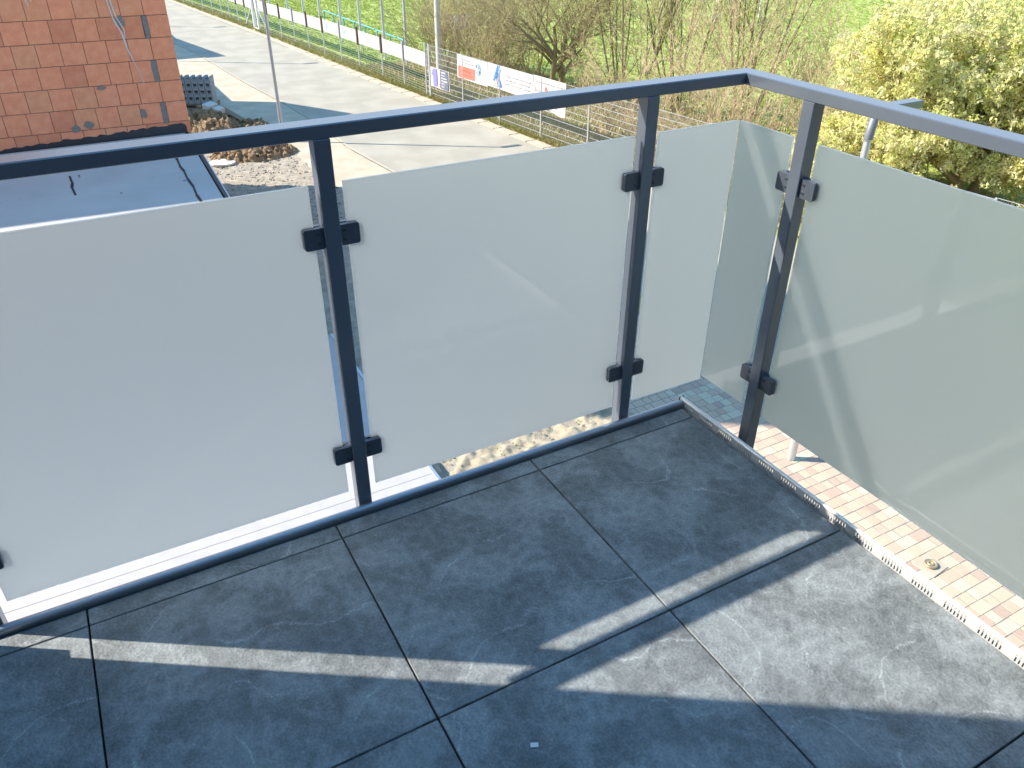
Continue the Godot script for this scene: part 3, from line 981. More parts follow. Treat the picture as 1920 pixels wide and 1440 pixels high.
	pl.position = Vector3(4.55, -5.70, -29.7); pl.rotation = Vector3(0.09, 0.25, 0.05)
	tag(pl, "dark wooden plank leaning beyond the clay heap", "plank")
	for q in [[Vector3(4.15, -5.62, -30.0), Vector3(0.34, 0.28, 0.3), "pale concrete lump beside the plank", M.slab], [Vector3(4.0, -5.60, -30.9), Vector3(0.45, 0.2, 0.4), "pale concrete lump under the block stack", M.slab]]:
		w = MB.new()
		w.box(Transform3D(Basis.from_euler(Vector3(0.1, 0.5, 0.12)), Vector3.ZERO), q[1], 0.03)
		var o := obj("concrete_lump", w, q[3])
		o.position = q[0]
		tag(o, q[2], "rubble")
	# stones on the gravel
	rng.seed = 44
	var xf2 := []; var cols := []
	for i in 14000:
		var z := rng.randf_range(-27.0, -12.0); var x := rng.randf_range(1.2, 6.6)
		if x > table([[-27.0, 5.0], [-21.0, 5.3], [-8.0, 6.5]], z): continue
		var sc := 0.007 + 0.034 * pow(rng.randf(), 4.0)
		xf2.append(Transform3D(Basis.from_euler(Vector3(rng.randf() * 6, rng.randf() * 6, rng.randf() * 6)).scaled(Vector3(sc, sc * 0.7, sc)), Vector3(x, H(x, z) + 0.035, z)))
		var g := rng.randf_range(0.22, 0.6)
		cols.append(Color(g, g * rng.randf_range(0.88, 0.96), g * rng.randf_range(0.72, 0.88)))
	multi("gravel_stones", clod(), M.stone, xf2, self, cols)
	xf2 = []
	for i in 2600:
		var z := rng.randf_range(-6.2, -2.7); var x := rng.randf_range(1.15, 3.8)
		var sc := 0.004 + 0.014 * pow(rng.randf(), 3.0)
		xf2.append(Transform3D(Basis.from_euler(Vector3(rng.randf() * 6, rng.randf() * 6, rng.randf() * 6)).scaled(Vector3(sc, sc * 0.7, sc)), Vector3(x, H(x, z) + 0.055, z)))
	multi("sand_clods", clod(), M.sand, xf2, self)

func clod() -> Mesh:
	var b := MB.new()
	var t := (1.0 + sqrt(5.0)) / 2.0
	var p := [Vector3(-1, t, 0), Vector3(1, t, 0), Vector3(-1, -t, 0), Vector3(1, -t, 0), Vector3(0, -1, t), Vector3(0, 1, t), Vector3(0, -1, -t), Vector3(0, 1, -t), Vector3(t, 0, -1), Vector3(t, 0, 1), Vector3(-t, 0, -1), Vector3(-t, 0, 1)]
	for i in 12: p[i] = p[i].normalized() * (0.75 + 0.45 * fposmod(sin(i * 12.9) * 43.7, 1.0))
	for f in [[0, 11, 5], [0, 5, 1], [0, 1, 7], [0, 7, 10], [0, 10, 11], [1, 5, 9], [5, 11, 4], [11, 10, 2], [10, 7, 6], [7, 1, 8], [3, 9, 4], [3, 4, 2], [3, 2, 6], [3, 6, 8], [3, 8, 9], [4, 9, 5], [2, 4, 11], [6, 2, 10], [8, 6, 7], [9, 8, 1]]:
		b.tri(p[f[0]], p[f[1]], p[f[2]])
	return b.mesh()

# ------------------------------------------------------------------ street and fences
func build_street() -> void:
	var lamp: Node3D = null
	for q in [[5.38, -25.84, "grey street lamp pole nearest the balcony, on the footpath"], [3.75, -43.2, "grey street lamp behind the brick house, second along the road"], [2.3, -57.2, "grey street lamp behind the brick house, farthest along the road"]]:
		var at := Vector3(q[0], H(q[0], q[1]) + 0.01, q[1])
		if lamp:
			dup(lamp, "street_lamp", q[2], at)
			continue
		lamp = thing("street_lamp", q[2], "street lamp", at, "street lamps along the road")
		var b := MB.new()
		b.tube(PackedVector3Array([Vector3(0, -0.1, 0), Vector3(0, 1.1, 0), Vector3(0, 1.14, 0), Vector3(0, 5.5, 0)]), PackedFloat32Array([0.068, 0.066, 0.056, 0.042]), 14, true)
		obj("pole", b, M.lamp_pole, lamp)
		b = MB.new()
		b.box(Transform3D(Basis(Vector3.BACK, 0.08), Vector3(0.30, 5.53, 0.0)), Vector3(0.62, 0.09, 0.2), 0.02)
		obj("lamp_head", b, M.lamp_pole, lamp)
	# mesh fence on the right
	var f := thing("mesh_fence", "galvanised double rod mesh fence right of the corner along the verge", "fence")
	var dir := Vector3(0.1026, 0, 1).normalized()
	var step := 2.5
	var start := Vector3(12.454, -5.9, -29.44)
	var pan := MB.new()
	for i in 51:
		pan.cbox(Vector3(-0.0016, 0.02, 0.04 + i * 0.0485 - 0.0016), Vector3(0.0016, 2.0, 0.04 + i * 0.0485 + 0.0016))
	var pm := pan.mesh()
	var rod := MB.new()
	rod.cbox(Vector3(-0.011, -0.0045, 0.0), Vector3(-0.003, 0.0045, step))
	rod.cbox(Vector3(0.003, -0.0045, 0.0), Vector3(0.011, 0.0045, step))
	var rm := rod.mesh()
	var pst := MB.new()
	pst.cbox(Vector3(-0.05, -0.3, -0.02), Vector3(-0.012, 2.03, 0.02), 0.003)
	var psm := pst.mesh()
	for i in 14:
		var p := start + dir * step * i
		p.y = H(p.x, p.z) + 0.01
		var nx := start + dir * step * (i + 1)
		var xf := Transform3D(Basis(Vector3.UP, atan2(dir.x, dir.z)), p)
		var o := put("post", psm, M.galv, f); o.transform = xf
		if i == 13: break
		o = put("mesh_panel", pm, M.galv, f); o.transform = xf
		for k in 11:
			var r := put("horizontal_rod", rm, M.galv, o)
			r.position = Vector3(0, 0.02 + 0.2 * k, 0)
	# the return panel at the corner
	var c0 := start + Vector3(-0.03, 0.02, -0.4)
	var cp := MB.new()
	for q in [c0, start + Vector3(-0.02, 0.02, -0.08)]: cp.bar(q, q + Vector3(0, 2.06, 0), 0.05, 0.05)
	obj("corner_post", cp, M.galv, f)
	cp = MB.new()
	for k in 11: cp.bar(c0 + Vector3(0, 0.03 + 0.2 * k, 0), start + Vector3(-0.02, 0.05 + 0.2 * k, -0.08), 0.012, 0.012)
	obj("corner_rods", cp, M.galv, f)
	# banners on the fence
	var fz := func(z: float, off := 0.03) -> Vector3: return Vector3(fence_x(z) - off, 0, z)
	var bn := func(called: String, label: String, z0: float, z1: float, yt: float, yb: float, droop: float) -> Node3D:
		var t := thing(called, label, "banner", Vector3.ZERO, "")
		var s := MB.new()
		var n := 16
		for i in n:
			for j in 6:
				var pp := []
				for q in [[i, j], [i + 1, j], [i + 1, j + 1], [i, j + 1]]:
					var u: float = float(q[0]) / n; var w: float = float(q[1]) / 6.0
					var z := lerpf(z0, z1, u)
					var y := lerpf(yt, yb - droop * u * u * sin(u * 2.6), w)
					pp.append(fz.call(z, 0.03 + 0.012 * sin(u * 9.0 + w * 3.0) * w) + Vector3(0, y, 0))
				s.quad(pp[0], pp[3], pp[2], pp[1])
				var off := Vector3(0.004, 0, 0)
				s.quad(pp[0] + off, pp[1] + off, pp[2] + off, pp[3] + off)
		obj("cloth", s, M.white_pvc, t)
		return t
	# flat print laid 4 mm proud; u runs to the right in the picture, v up, in metres
	var pr := func(t: Node3D, called: String, m: Material, z0: float, y0: float, o: Array) -> void:
		var s := MB.new()
		var poly := PackedVector2Array()
		for q in o: poly.append(Vector2(q[0], q[1]))
		var bz := Basis(Vector3(dir.x, 0, dir.z), Vector3.UP, Vector3(dir.x, 0, dir.z).cross(Vector3.UP))
		s.prism(Transform3D(bz, fz.call(z0, 0.046) + Vector3(0, y0, 0)), poly, 0.0, 0.003)
		obj(called, s, m, t)
	var words := func(t: Node3D, txt: String, size: float, m: Material, z0: float, y0: float) -> void:
		var tm := TextMesh.new()
		tm.text = txt; tm.font_size = 32; tm.pixel_size = size / 32.0; tm.depth = 0.003
		tm.horizontal_alignment = HORIZONTAL_ALIGNMENT_LEFT
		var sf := SystemFont.new(); sf.font_names = PackedStringArray(["Droid Sans"])
		tm.font = sf
		var o := put("lettering", tm, m, t)
		o.transform = Transform3D(Basis(Vector3(dir.x, 0, dir.z), Vector3.UP, Vector3(dir.x, 0, dir.z).cross(Vector3.UP)), fz.call(z0, 0.05) + Vector3(0, y0, 0))
	var b1: Node3D = bn.call("banner", "white banner with a red text block and a ball emblem, farthest left of the three", -27.31, -25.25, -3.88, -4.71, 0.02)
	var rc := func(w: float, h: float) -> Array: return [[0, 0], [w, 0], [w, h], [0, h]]
	pr.call(b1, "red_block", M.red, -27.22, -4.66, rc.call(1.16, 0.40))
	for k in 4: pr.call(b1, "print_line", M.red_pale, -27.0 + 0.08 * (k % 2), -4.58 + 0.078 * k, rc.call([0.72, 0.6, 0.66, 0.45][k], 0.034))
	for k in 2: pr.call(b1, "print_line", M.print_grey, -27.15, -4.13 + 0.10 * k, rc.call([1.1, 0.75][k], 0.03))
	var ball := []
	for i in 14: ball.append([0.16 * cos(TAU * i / 14), 0.22 * sin(TAU * i / 14)])
	pr.call(b1, "ball_emblem", M.blue_pale, -25.82, -4.22, ball)
	ball = []
	for i in 5: ball.append([0.09 * cos(TAU * i / 5 + 0.3), 0.12 * sin(TAU * i / 5 + 0.3)])
	var s5 := func(zc: float, yc: float) -> void: pr.call(b1, "ball_patch", M.navy, zc, yc, ball)
	pr.call(b1, "ball_face", M.print_white, -25.83, -4.22, [[-0.1, -0.15], [0.1, -0.12], [0.1, 0.12], [-0.1, 0.15]])
	var pent := []
	for i in 5: pent.append([0.05 * cos(TAU * i / 5 + 0.3), 0.07 * sin(TAU * i / 5 + 0.3)])
	for q in [[-25.93, -4.12], [-25.76, -4.14], [-25.9, -4.34], [-25.74, -4.3]]: pr.call(b1, "ball_patch", M.navy, q[0], q[1], pent)
	var b2: Node3D = bn.call("banner", "white banner with a big blue slanted K shaped emblem, middle of the three", -25.22, -22.46, -3.87, -4.66, 0.03)
	pr.call(b2, "emblem_stroke", M.blue, -24.95, -4.42, [[0.10, 0.0], [0.24, 0.0], [0.52, 0.55], [0.38, 0.55]])
	pr.call(b2, "emblem_stroke", M.blue, -24.95, -4.42, [[0.30, 0.26], [0.40, 0.30], [0.66, -0.16], [0.52, -0.16]])
	pr.call(b2, "emblem_stroke", M.blue_pale, -24.95, -4.42, [[0.40, 0.31], [0.50, 0.31], [0.60, 0.44], [0.52, 0.44]])
	pr.call(b2, "emblem_foot", M.red_pale, -24.95, -4.42, [[0.0, -0.16], [0.42, -0.16], [0.36, -0.02], [0.28, 0.12], [0.22, -0.02], [0.0, -0.04]])
	for k in 3:
		for j in 4: pr.call(b2, "print_line", M.print_grey, -24.12 + 0.38 * j + 0.03 * k, -4.42 + 0.13 * k, rc.call([0.3, 0.34, 0.26, 0.33][(j + k) % 4], 0.04))
	var b3: Node3D = bn.call("banner", "sagging white banner with small red and grey print, farthest right of the three", -22.43, -20.68, -3.84, -4.70, 0.40)
	for k in 2: for j in 4: pr.call(b3, "print_line", M.print_grey, -22.3 + 0.38 * j, -4.03 - 0.28 * k, rc.call([0.3, 0.34, 0.26, 0.3][(j + k) % 4], 0.035))
	pr.call(b3, "print_figure", M.red, -21.78, -4.38, [[0.0, 0.0], [0.12, 0.0], [0.1, 0.1], [0.16, 0.12], [0.06, 0.28], [0.02, 0.24]])
	pr.call(b3, "print_figure", M.red_pale, -22.38, -4.36, [[0.0, 0.0], [0.1, 0.05], [0.09, 0.18], [0.0, 0.14]])
	for k in 3: pr.call(b3, "print_line", M.print_grey, -21.9, -4.72 - 0.08 * k, rc.call(0.8 - 0.12 * k, 0.025))
	var b4: Node3D = bn.call("poster", "small purple and dark blue poster on the fence beside the corner", -29.38, -27.95, -4.64, -5.38, 0.01)
	pr.call(b4, "dark_block", M.navy, -28.62, -5.35, rc.call(0.62, 0.70))
	pr.call(b4, "purple_block", M.violet, -29.16, -5.33, [[0.0, 0.0], [0.3, 0.0], [0.3, 0.66], [0.0, 0.66], [-0.12, 0.42], [0.0, 0.36]])
	pr.call(b4, "red_streak", M.red_pale, -28.86, -5.36, [[0.0, 0.0], [0.2, 0.0], [0.2, 0.2], [0.08, 0.14]])
	for k in 6: pr.call(b4, "print_line", M.print_white, -28.52, -5.28 + 0.105 * k, rc.call([0.4, 0.36, 0.44, 0.42, 0.36, 0.3][k], 0.045))
	# wire fence with white boards on the left
	f = thing("board_fence", "long wire fence with white advertising boards beside the sports field", "fence")
	var zs := [-29.62, -32.05, -34.2, -36.75, -38.85, -41.0, -43.1, -45.0, -46.9, -48.8, -50.9, -52.7, -54.4, -56.2, -58.0, -59.9, -61.8, -63.9, -65.9, -68.0, -70.1, -72.3, -74.5, -76.8]
	var P0 := func(i: int) -> Vector3: return Vector3(fence_x(zs[i]), H(fence_x(zs[i]), zs[i]) + 0.02, zs[i])
	for i in zs.size():
		var p: Vector3 = P0.call(i)
		var s := MB.new()
		s.bar(p + Vector3(0, -0.2, 0), p + Vector3(0, 1.22, 0), 0.045, 0.045)
		var o := obj("post", s, M.galv, f)
		s = MB.new()
		s.bar(p + Vector3(-0.03, 1.05, 0.03), p + Vector3(-0.03, 1.82, 0.03), 0.13, 0.07)
		obj("board_stile", s, M.rust if i % 3 != 1 else M.print_grey, o)
		if i == zs.size() - 1: break
		var q: Vector3 = P0.call(i + 1)
		s = MB.new()
		var mid := (p + q) / 2; var d := (q - p).normalized(); var l := p.distance_to(q) - 0.12
		var yy := rng.randf_range(-0.015, 0.015)
		s.box(Transform3D(Basis(d.cross(Vector3.UP), Vector3.UP, d), mid + Vector3(0, 1.40 + yy, 0)), Vector3(0.02, 0.55, l), 0.003)
		var bd := obj("board", s, M.board, f)
		if i in [0, 3, 4, 11]:
			s = MB.new()
			var at: Vector3 = mid + Vector3(0, 1.42, 0) + d * (0.35 if i == 0 else 0.5) + d.cross(Vector3.UP) * -0.012
			if at.x > mid.x: at = mid + Vector3(0, 1.42, 0) + d * 0.5 + d.cross(Vector3.UP) * 0.012
			var oo := PackedVector2Array()
			if i == 0:
				for c in [[-0.25, -0.15], [-0.2, 0.15], [0.12, 0.2], [0.22, 0.05], [0.16, -0.05], [0.24, -0.18], [0.05, -0.22]]: oo.append(Vector2(c[0], c[1]))
			else:
				for c in [[-0.12, -0.12], [0.1, -0.12], [0.16, 0.02], [-0.02, 0.16]]: oo.append(Vector2(c[0], c[1]))
			s.prism(Transform3D(Basis(-d, Vector3.UP, -d.cross(Vector3.UP)), Vector3(mid.x, mid.y + 1.42, mid.z) + d * 0.45 - d.cross(Vector3.UP) * 0.0145), oo, -0.002, 0.002)
			obj("print_mark", s, M.red_pale if i == 0 else M.blue_pale, bd)
	for k in 12:
		var s := MB.new()
		for i in zs.size() - 1:
			s.bar(P0.call(i) + Vector3(-0.025, 0.06 + 0.095 * k, 0), P0.call(i + 1) + Vector3(-0.025, 0.06 + 0.095 * k, 0), 0.008, 0.008)
		obj("wire", s, M.green_steel, f)
	# the narrow gate in it
	var gp: Array = [Vector3(fence_x(-50.3) - 0.03, -5.88, -50.3), Vector3(fence_x(-51.1) - 0.03, -5.88, -51.1)]
	var sg := MB.new()
	for q in gp: sg.bar(q, q + Vector3(0, 2.0, 0), 0.12, 0.12)
	sg.bar(gp[0] + Vector3(0, 0.1, 0), gp[1] + Vector3(0, 0.1, 0), 0.05, 0.05)
	sg.bar(gp[0] + Vector3(0, 1.95, 0), gp[1] + Vector3(0, 1.95, 0), 0.05, 0.05)
	obj("gate_frame", sg, M.paint_white, f)
	sg = MB.new()
	sg.bar(gp[0] + Vector3(0, 1.35, 0), Vector3(fence_x(-48.9) - 0.05, -5.85, -48.6), 0.05, 0.05)
	sg.bar(gp[1] + Vector3(0, 1.35, 0), Vector3(fence_x(-52.9) - 0.05, -5.85, -52.8), 0.05, 0.05)
	obj("gate_brace", sg, M.galv, f)
	# tall ball-stop poles behind the boards
	var pole: Node3D = null
	for q in [[14.05, -35.85, "nearest"], [14.0, -38.6, "second nearest"], [13.85, -41.6, "third nearest"], [13.75, -44.5, "fourth nearest"], [13.6, -47.8, "fourth farthest"], [13.45, -50.6, "third farthest"], [13.2, -53.3, "second farthest"], [12.9, -56.6, "farthest"]]:
		var at := Vector3(q[0], H(q[0], q[1]) - 0.05, q[1])
		var lb: String = "tall grey ball stop pole behind the boards, %s of its row" % q[2]
		if pole: dup(pole, "ball_stop_pole", lb, at)
		else:
			var s := MB.new()
			s.tube(PackedVector3Array([Vector3.ZERO, Vector3(0, 6.0, 0)]), PackedFloat32Array([0.075, 0.065]), 12, true)
			pole = obj("ball_stop_pole", s, M.galv)
			pole.position = at
			tag(pole, lb, "pole", "ball stop poles behind the boards")
	# teal barrier rail of the pitch
	f = thing("barrier_rail", "low teal tubular barrier rail along the sports field", "barrier")
	var ra := Vector3(14.40, -4.90, -49.6); var rb := Vector3(14.55, -4.90, -37.4)
	var sr := MB.new()
	sr.tube(PackedVector3Array([ra, rb]), PackedFloat32Array([0.038, 0.038]), 10, true)
	obj("rail", sr, M.teal, f)
	for i in 8:
		var p := ra.lerp(rb, i / 7.0)
		sr = MB.new()
		sr.tube(PackedVector3Array([Vector3(p.x, -6.0, p.z), p]), PackedFloat32Array([0.04, 0.04]), 8)
		obj("post", sr, M.teal, f)
	# weathered wooden utility pole among the shrubs
	var up := MB.new()
	up.tube(PackedVector3Array([Vector3(0, -0.2, 0), Vector3(0, 3.0, 0), Vector3(0.03, 8.0, 0)]), PackedFloat32Array([0.135, 0.125, 0.105]), 12, true)
	var u := obj("utility_pole", up, M.slab)
	u.position = Vector3(13.9, -5.95, -31.8)
	tag(u, "weathered pale utility pole among the bare shrubs", "utility pole")
	f = thing("info_board", "pale blue board on a teal post half hidden by the bare shrubs", "board", Vector3(16.3, -5.95, -34.9))
	up = MB.new()
	up.tube(PackedVector3Array([Vector3(0, 0, 0), Vector3(0, 2.0, 0)]), PackedFloat32Array([0.05, 0.05]), 8)
	obj("post", up, M.teal, f)
	up = MB.new()
	up.box(Transform3D(Basis(Vector3.UP, -0.5) * Basis(Vector3.RIGHT, -0.5), Vector3(0.1, 2.05, 0)), Vector3(1.3, 0.7, 0.08), 0.01)
	obj("panel", up, M.galv, f)
	# goal on the far pitch
	f = thing("soccer_goal", "white goal with a net on the far green pitch", "goal")
	var g0 := Vector3(37.5, -5.9, -40.9); var g1 := Vector3(41.4, -5.9, -41.0)
	var gs := MB.new()
	for q in [g0, g1]: gs.tube(PackedVector3Array([q, q + Vector3(0, 2.3, 0)]), PackedFloat32Array([0.06, 0.06]), 8)
	gs.tube(PackedVector3Array([g0 + Vector3(0, 2.3, 0), g1 + Vector3(0, 2.3, 0)]), PackedFloat32Array([0.06, 0.06]), 8)
	obj("frame", gs, M.paint_white, f)
	gs = MB.new()
	var back := Vector3(-0.3, 0, -1.6)
	for i in 26:
		var a := g0.lerp(g1, i / 25.0)
		gs.bar(a + Vector3(0, 2.3, 0), a + back + Vector3(0, 0.05, 0), 0.008, 0.008)
	for i in 12:
		var w := i / 11.0
		gs.bar(g0 + Vector3(0, 2.3, 0) + (back - Vector3(0, 2.25, 0)) * w, g1 + Vector3(0, 2.3, 0) + (back - Vector3(0, 2.25, 0)) * w, 0.008, 0.008)
	obj("net", gs, M.green_steel, f)
	# sealed cut across the road
	var cut := MB.new()
	for q in [[7.3, -22.6, 11.0, -22.05], [11.0, -22.05, 11.7, -22.25]]:
		pass

# ------------------------------------------------------------------ plants
# grows one branch; b takes the wood, tips collects points for leaves
func grow(b: MB, twigs: MB, p: Vector3, dir: Vector3, length: float, r: float, level: int, cfg: Dictionary, tips: Array) -> void:
	var seg: int = 5 if level < cfg.levels else 3
	var pts := PackedVector3Array([p]); var rad := PackedFloat32Array([r])
	var d := dir
	var q := p
	for i in seg:
		d = (d + Vector3(rng.randf_range(-1, 1), rng.randf_range(-1, 1), rng.randf_range(-1, 1)) * cfg.bend + Vector3.UP * cfg.up).normalized()
		q += d * length / seg
		pts.append(q); rad.append(maxf(r * (1.0 - 0.62 * (i + 1.0) / seg), cfg.rmin))
	(b if level < 2 else twigs).tube(pts, rad, 7 if r > 0.06 else 5 if r > 0.02 else 3)
	if level >= cfg.leaf_from:
		for i in range(1, pts.size()): tips.append(pts[i])
	if level >= cfg.levels: return
	var n: int = cfg.kids[level]
	for k in n:
		var t := rng.randf_range(cfg.first, 1.0) if k < n - 1 else 1.0
		var f := t * seg
		var i := mini(int(f), seg - 1)
		var at := pts[i].lerp(pts[i + 1], f - i)
		var side := (pts[i + 1] - pts[i]).normalized()
		var perp := side.cross(Vector3(rng.randf_range(-1, 1), rng.randf_range(-1, 1), rng.randf_range(-1, 1))).normalized()
		var nd: Vector3 = (side * cfg.forward + perp * cfg.spread).normalized()
		grow(b, twigs, at, nd, length * cfg.ratio * rng.randf_range(0.7, 1.15), maxf(lerpf(rad[i], rad[i + 1], f - i) * cfg.thin, cfg.rmin), level + 1, cfg, tips)

func leaf_clump(n: int, size: float, spread: float, s: int) -> Mesh:
	var b := MB.new()
	var r := RandomNumberGenerator.new(); r.seed = s
	for i in n:
		var c := Vector3(r.randf_range(-1, 1), r.randf_range(-1, 1), r.randf_range(-1, 1)) * spread
		var bs := Basis.from_euler(Vector3(r.randf() * 6, r.randf() * 6, r.randf() * 6))
		var w := size * r.randf_range(0.6, 1.1)
		var a0 := c + bs * Vector3(-w, 0, 0); var a1 := c + bs * Vector3(0, w * 0.12, -w * 0.5); var a2 := c + bs * Vector3(w, 0, 0); var a3 := c + bs * Vector3(0, w * 0.12, w * 0.5)
		b.tri(a0, a3, a2); b.tri(a0, a2, a1)
	return b.mesh()

func plant(called: String, label: String, category: String, at: Vector3, stems: Array, cfg: Dictionary, wood: Material, twig: Material, s: int, group := "") -> Node3D:
	rng.seed = s
	var y := H(at.x, at.z)
	var t := thing(called, label, category, Vector3(at.x, y, at.z), group)
	var b := MB.new(); var tw := MB.new(); var tips := []
	for st in stems:
		grow(b, tw, st[0], st[1].normalized(), st[2], st[3], 0, cfg, tips)
	obj("trunk" if category == "tree" else "stems", b, wood, t)
	if tw.v.size() > 0: obj("twigs", tw, twig, t)
	var xf := []; var cols := []
	var n: int = cfg.leaves
	if n > 0 and tips.size() > 0:
		for i in n:
			var p: Vector3 = tips[rng.randi() % tips.size()]
			p += Vector3(rng.randf_range(-1, 1), rng.randf_range(-1, 1), rng.randf_range(-1, 1)) * cfg.scatter
			var sc: float = rng.randf_range(0.6, 1.25)
			xf.append(Transform3D(Basis.from_euler(Vector3(rng.randf() * 6, rng.randf() * 6, rng.randf() * 6)).scaled(Vector3.ONE * sc), p))
			var c: Array = cfg.colors[rng.randi() % cfg.colors.size()]
			var k := rng.randf_range(0.85, 1.12)
			cols.append(Color(minf(c[0] * k, 0.95), minf(c[1] * k, 0.95), c[2] * k))
		multi("crown", cfg.leaf, M.blossom, xf, t, cols)
	return t

func build_plants() -> void:
	var small := leaf_clump(5, 0.035, 0.05, 3)
	var clump := leaf_clump(12, 0.052, 0.085, 4)
	var yellow := [[0.89, 0.85, 0.42], [0.92, 0.88, 0.52], [0.85, 0.82, 0.36], [0.91, 0.85, 0.48], [0.70, 0.74, 0.26]]
	var pale := [[0.66, 0.66, 0.28], [0.76, 0.70, 0.40], [0.58, 0.60, 0.22]]
	# the bare tree with the forked trunk
	var cfg := {"levels": 4, "leaf_from": 3, "bend": 0.16, "up": 0.05, "rmin": 0.006, "kids": [6, 6, 5, 4], "first": 0.3, "forward": 0.75, "spread": 0.75, "ratio": 0.66, "thin": 0.66, "leaves": 700, "scatter": 0.06, "leaf": small, "colors": pale}
	plant("bare_tree", "bare spreading tree with a forked trunk behind the white banners", "tree", Vector3(16.6, 0, -26.6),
		[[Vector3(-0.15, -0.1, 0), Vector3(-0.02, 1, 0.02), 3.0, 0.15], [Vector3(0.2, -0.1, 0), Vector3(0.28, 1, 0.05), 3.0, 0.16], [Vector3(-0.05, 1.6, 0.0), Vector3(-0.75, 0.8, 0.1), 2.6, 0.09], [Vector3(0.55, 1.7, 0.05), Vector3(0.8, 0.7, -0.3), 2.6, 0.09], [Vector3(0.1, 1.3, 0.0), Vector3(0.2, 0.8, 0.7), 2.4, 0.08]], cfg, M.bark, M.bark_olive, 201)
	# dense twiggy shrubs left of it
	var cs := {"levels": 2, "leaf_from": 1, "bend": 0.14, "up": 0.03, "rmin": 0.0055, "kids": [9, 6, 0], "first": 0.15, "forward": 0.9, "spread": 0.5, "ratio": 0.5, "thin": 0.55, "leaves": 0, "scatter": 0.08, "leaf": small, "colors": pale}
	var k := 0
	for q in [[15.2, -34.4, 3.6, "dense brown twiggy shrub left of the utility pole", 26], [15.6, -32.4, 3.4, "brown twiggy shrub just right of the utility pole", 18], [16.6, -31.2, 3.8, "tall brown twiggy shrub midway between utility pole and forked tree", 18], [15.4, -29.6, 3.0, "brown shrub behind the red print banner", 13], [17.0, -28.8, 3.6, "twiggy shrub directly left of the forked tree", 13], [18.2, -33.8, 3.6, "shrub standing behind the pale blue board", 13]]:
		rng.seed = 300 + k
		var stems := []
		for i in q[4]:
			var a := rng.randf() * TAU; var r := rng.randf() * 0.55
			stems.append([Vector3(cos(a) * r, -0.1, sin(a) * r), Vector3(cos(a) * r * 1.0 + rng.randf_range(-0.2, 0.2), 1.0, sin(a) * r * 1.0 + rng.randf_range(-0.2, 0.2)), q[2] * rng.randf_range(0.6, 1.1), 0.022])
		cs.leaves = 0 if k < 1 else 260
		plant("twiggy_shrub", q[3], "shrub", Vector3(q[0], 0, q[1]), stems, cs, M.bark_olive, M.twig_brown, 310 + k)
		k += 1
	# slender multi-stemmed trees in young leaf
	var ct := {"levels": 3, "leaf_from": 1, "bend": 0.07, "up": 0.05, "rmin": 0.006, "kids": [8, 5, 3], "first": 0.25, "forward": 1.0, "spread": 0.55, "ratio": 0.42, "thin": 0.5, "leaves": 2600, "scatter": 0.08, "leaf": small, "colors": pale}
	k = 0
	for q in [[17.6, -23.2, "slender multi-stemmed tree with pale young leaves right of the forked tree"], [19.6, -22.6, "slender pale green tree behind the bare handrail middle"], [20.4, -20.0, "slender young tree left of the reddish shrubs"]]:
		rng.seed = 400 + k
		var stems := []
		for i in 8:
			var a := rng.randf() * TAU
			stems.append([Vector3(cos(a) * 0.25, -0.1, sin(a) * 0.25), Vector3(cos(a) * 0.3 + rng.randf_range(-0.1, 0.1), 1.0, sin(a) * 0.3 + rng.randf_range(-0.1, 0.1)), rng.randf_range(5.0, 7.0), 0.05])
		plant("slender_tree", q[2], "tree", Vector3(q[0], 0, q[1]), stems, ct, M.bark, M.bark_olive, 410 + k)
		k += 1
	# reddish bare shrubs near the corner of the rail
	k = 0
	for q in [[17.6, -18.6, 4.4, "reddish brown bare shrub above the corner of the handrail"], [19.4, -17.2, 4.0, "reddish bare shrub left of the yellow blossom tree"], [15.6, -18.4, 2.2, "low tangled bare shrub behind the mesh fence"], [16.2, -15.6, 2.4, "low reddish shrub under the handrail corner"], [17.6, -14.2, 2.6, "low bare shrub beside the yellow blossom tree"], [15.4, -21.4, 2.2, "low brown shrub behind the sagging banner"]]:
		rng.seed = 500 + k
		var stems := []
		for i in 12:
			var a := rng.randf() * TAU; var r := rng.randf() * 0.7
			stems.append([Vector3(cos(a) * r, -0.1, sin(a) * r), Vector3(cos(a) * r * 0.6 + rng.randf_range(-0.25, 0.25), 1.0, sin(a) * r * 0.6 + rng.randf_range(-0.25, 0.25)), q[2] * rng.randf_range(0.55, 1.1), 0.02])
		cs.leaves = 420
		plant("bare_shrub", q[3], "shrub", Vector3(q[0], 0, q[1]), stems, cs, M.twig_red, M.twig_red, 510 + k)
		k += 1
	# the trees in yellow blossom
	var cb := {"levels": 4, "leaf_from": 3, "bend": 0.15, "up": 0.03, "rmin": 0.007, "kids": [9, 7, 6, 4], "first": 0.2, "forward": 0.75, "spread": 0.85, "ratio": 0.62, "thin": 0.62, "leaves": 20000, "scatter": 0.10, "leaf": clump, "colors": yellow}
	plant("blossom_tree", "big tree covered in pale yellow blossom right of the balcony corner", "tree", Vector3(19.2, 0, -10.6),
		[[Vector3(0, -0.1, 0), Vector3(-0.1, 1, 0.05), 2.6, 0.20], [Vector3(0.35, -0.1, 0.1), Vector3(0.35, 1, 0.1), 2.8, 0.17], [Vector3(-0.05, 0.7, 0), Vector3(-0.8, 0.55, -0.35), 2.7, 0.11], [Vector3(0.3, 0.9, 0), Vector3(0.2, 0.6, 0.9), 2.6, 0.11], [Vector3(0.1, 0.9, 0), Vector3(0.1, 0.7, -0.9), 2.7, 0.11]], cb, M.bark, M.twig_dark, 601)
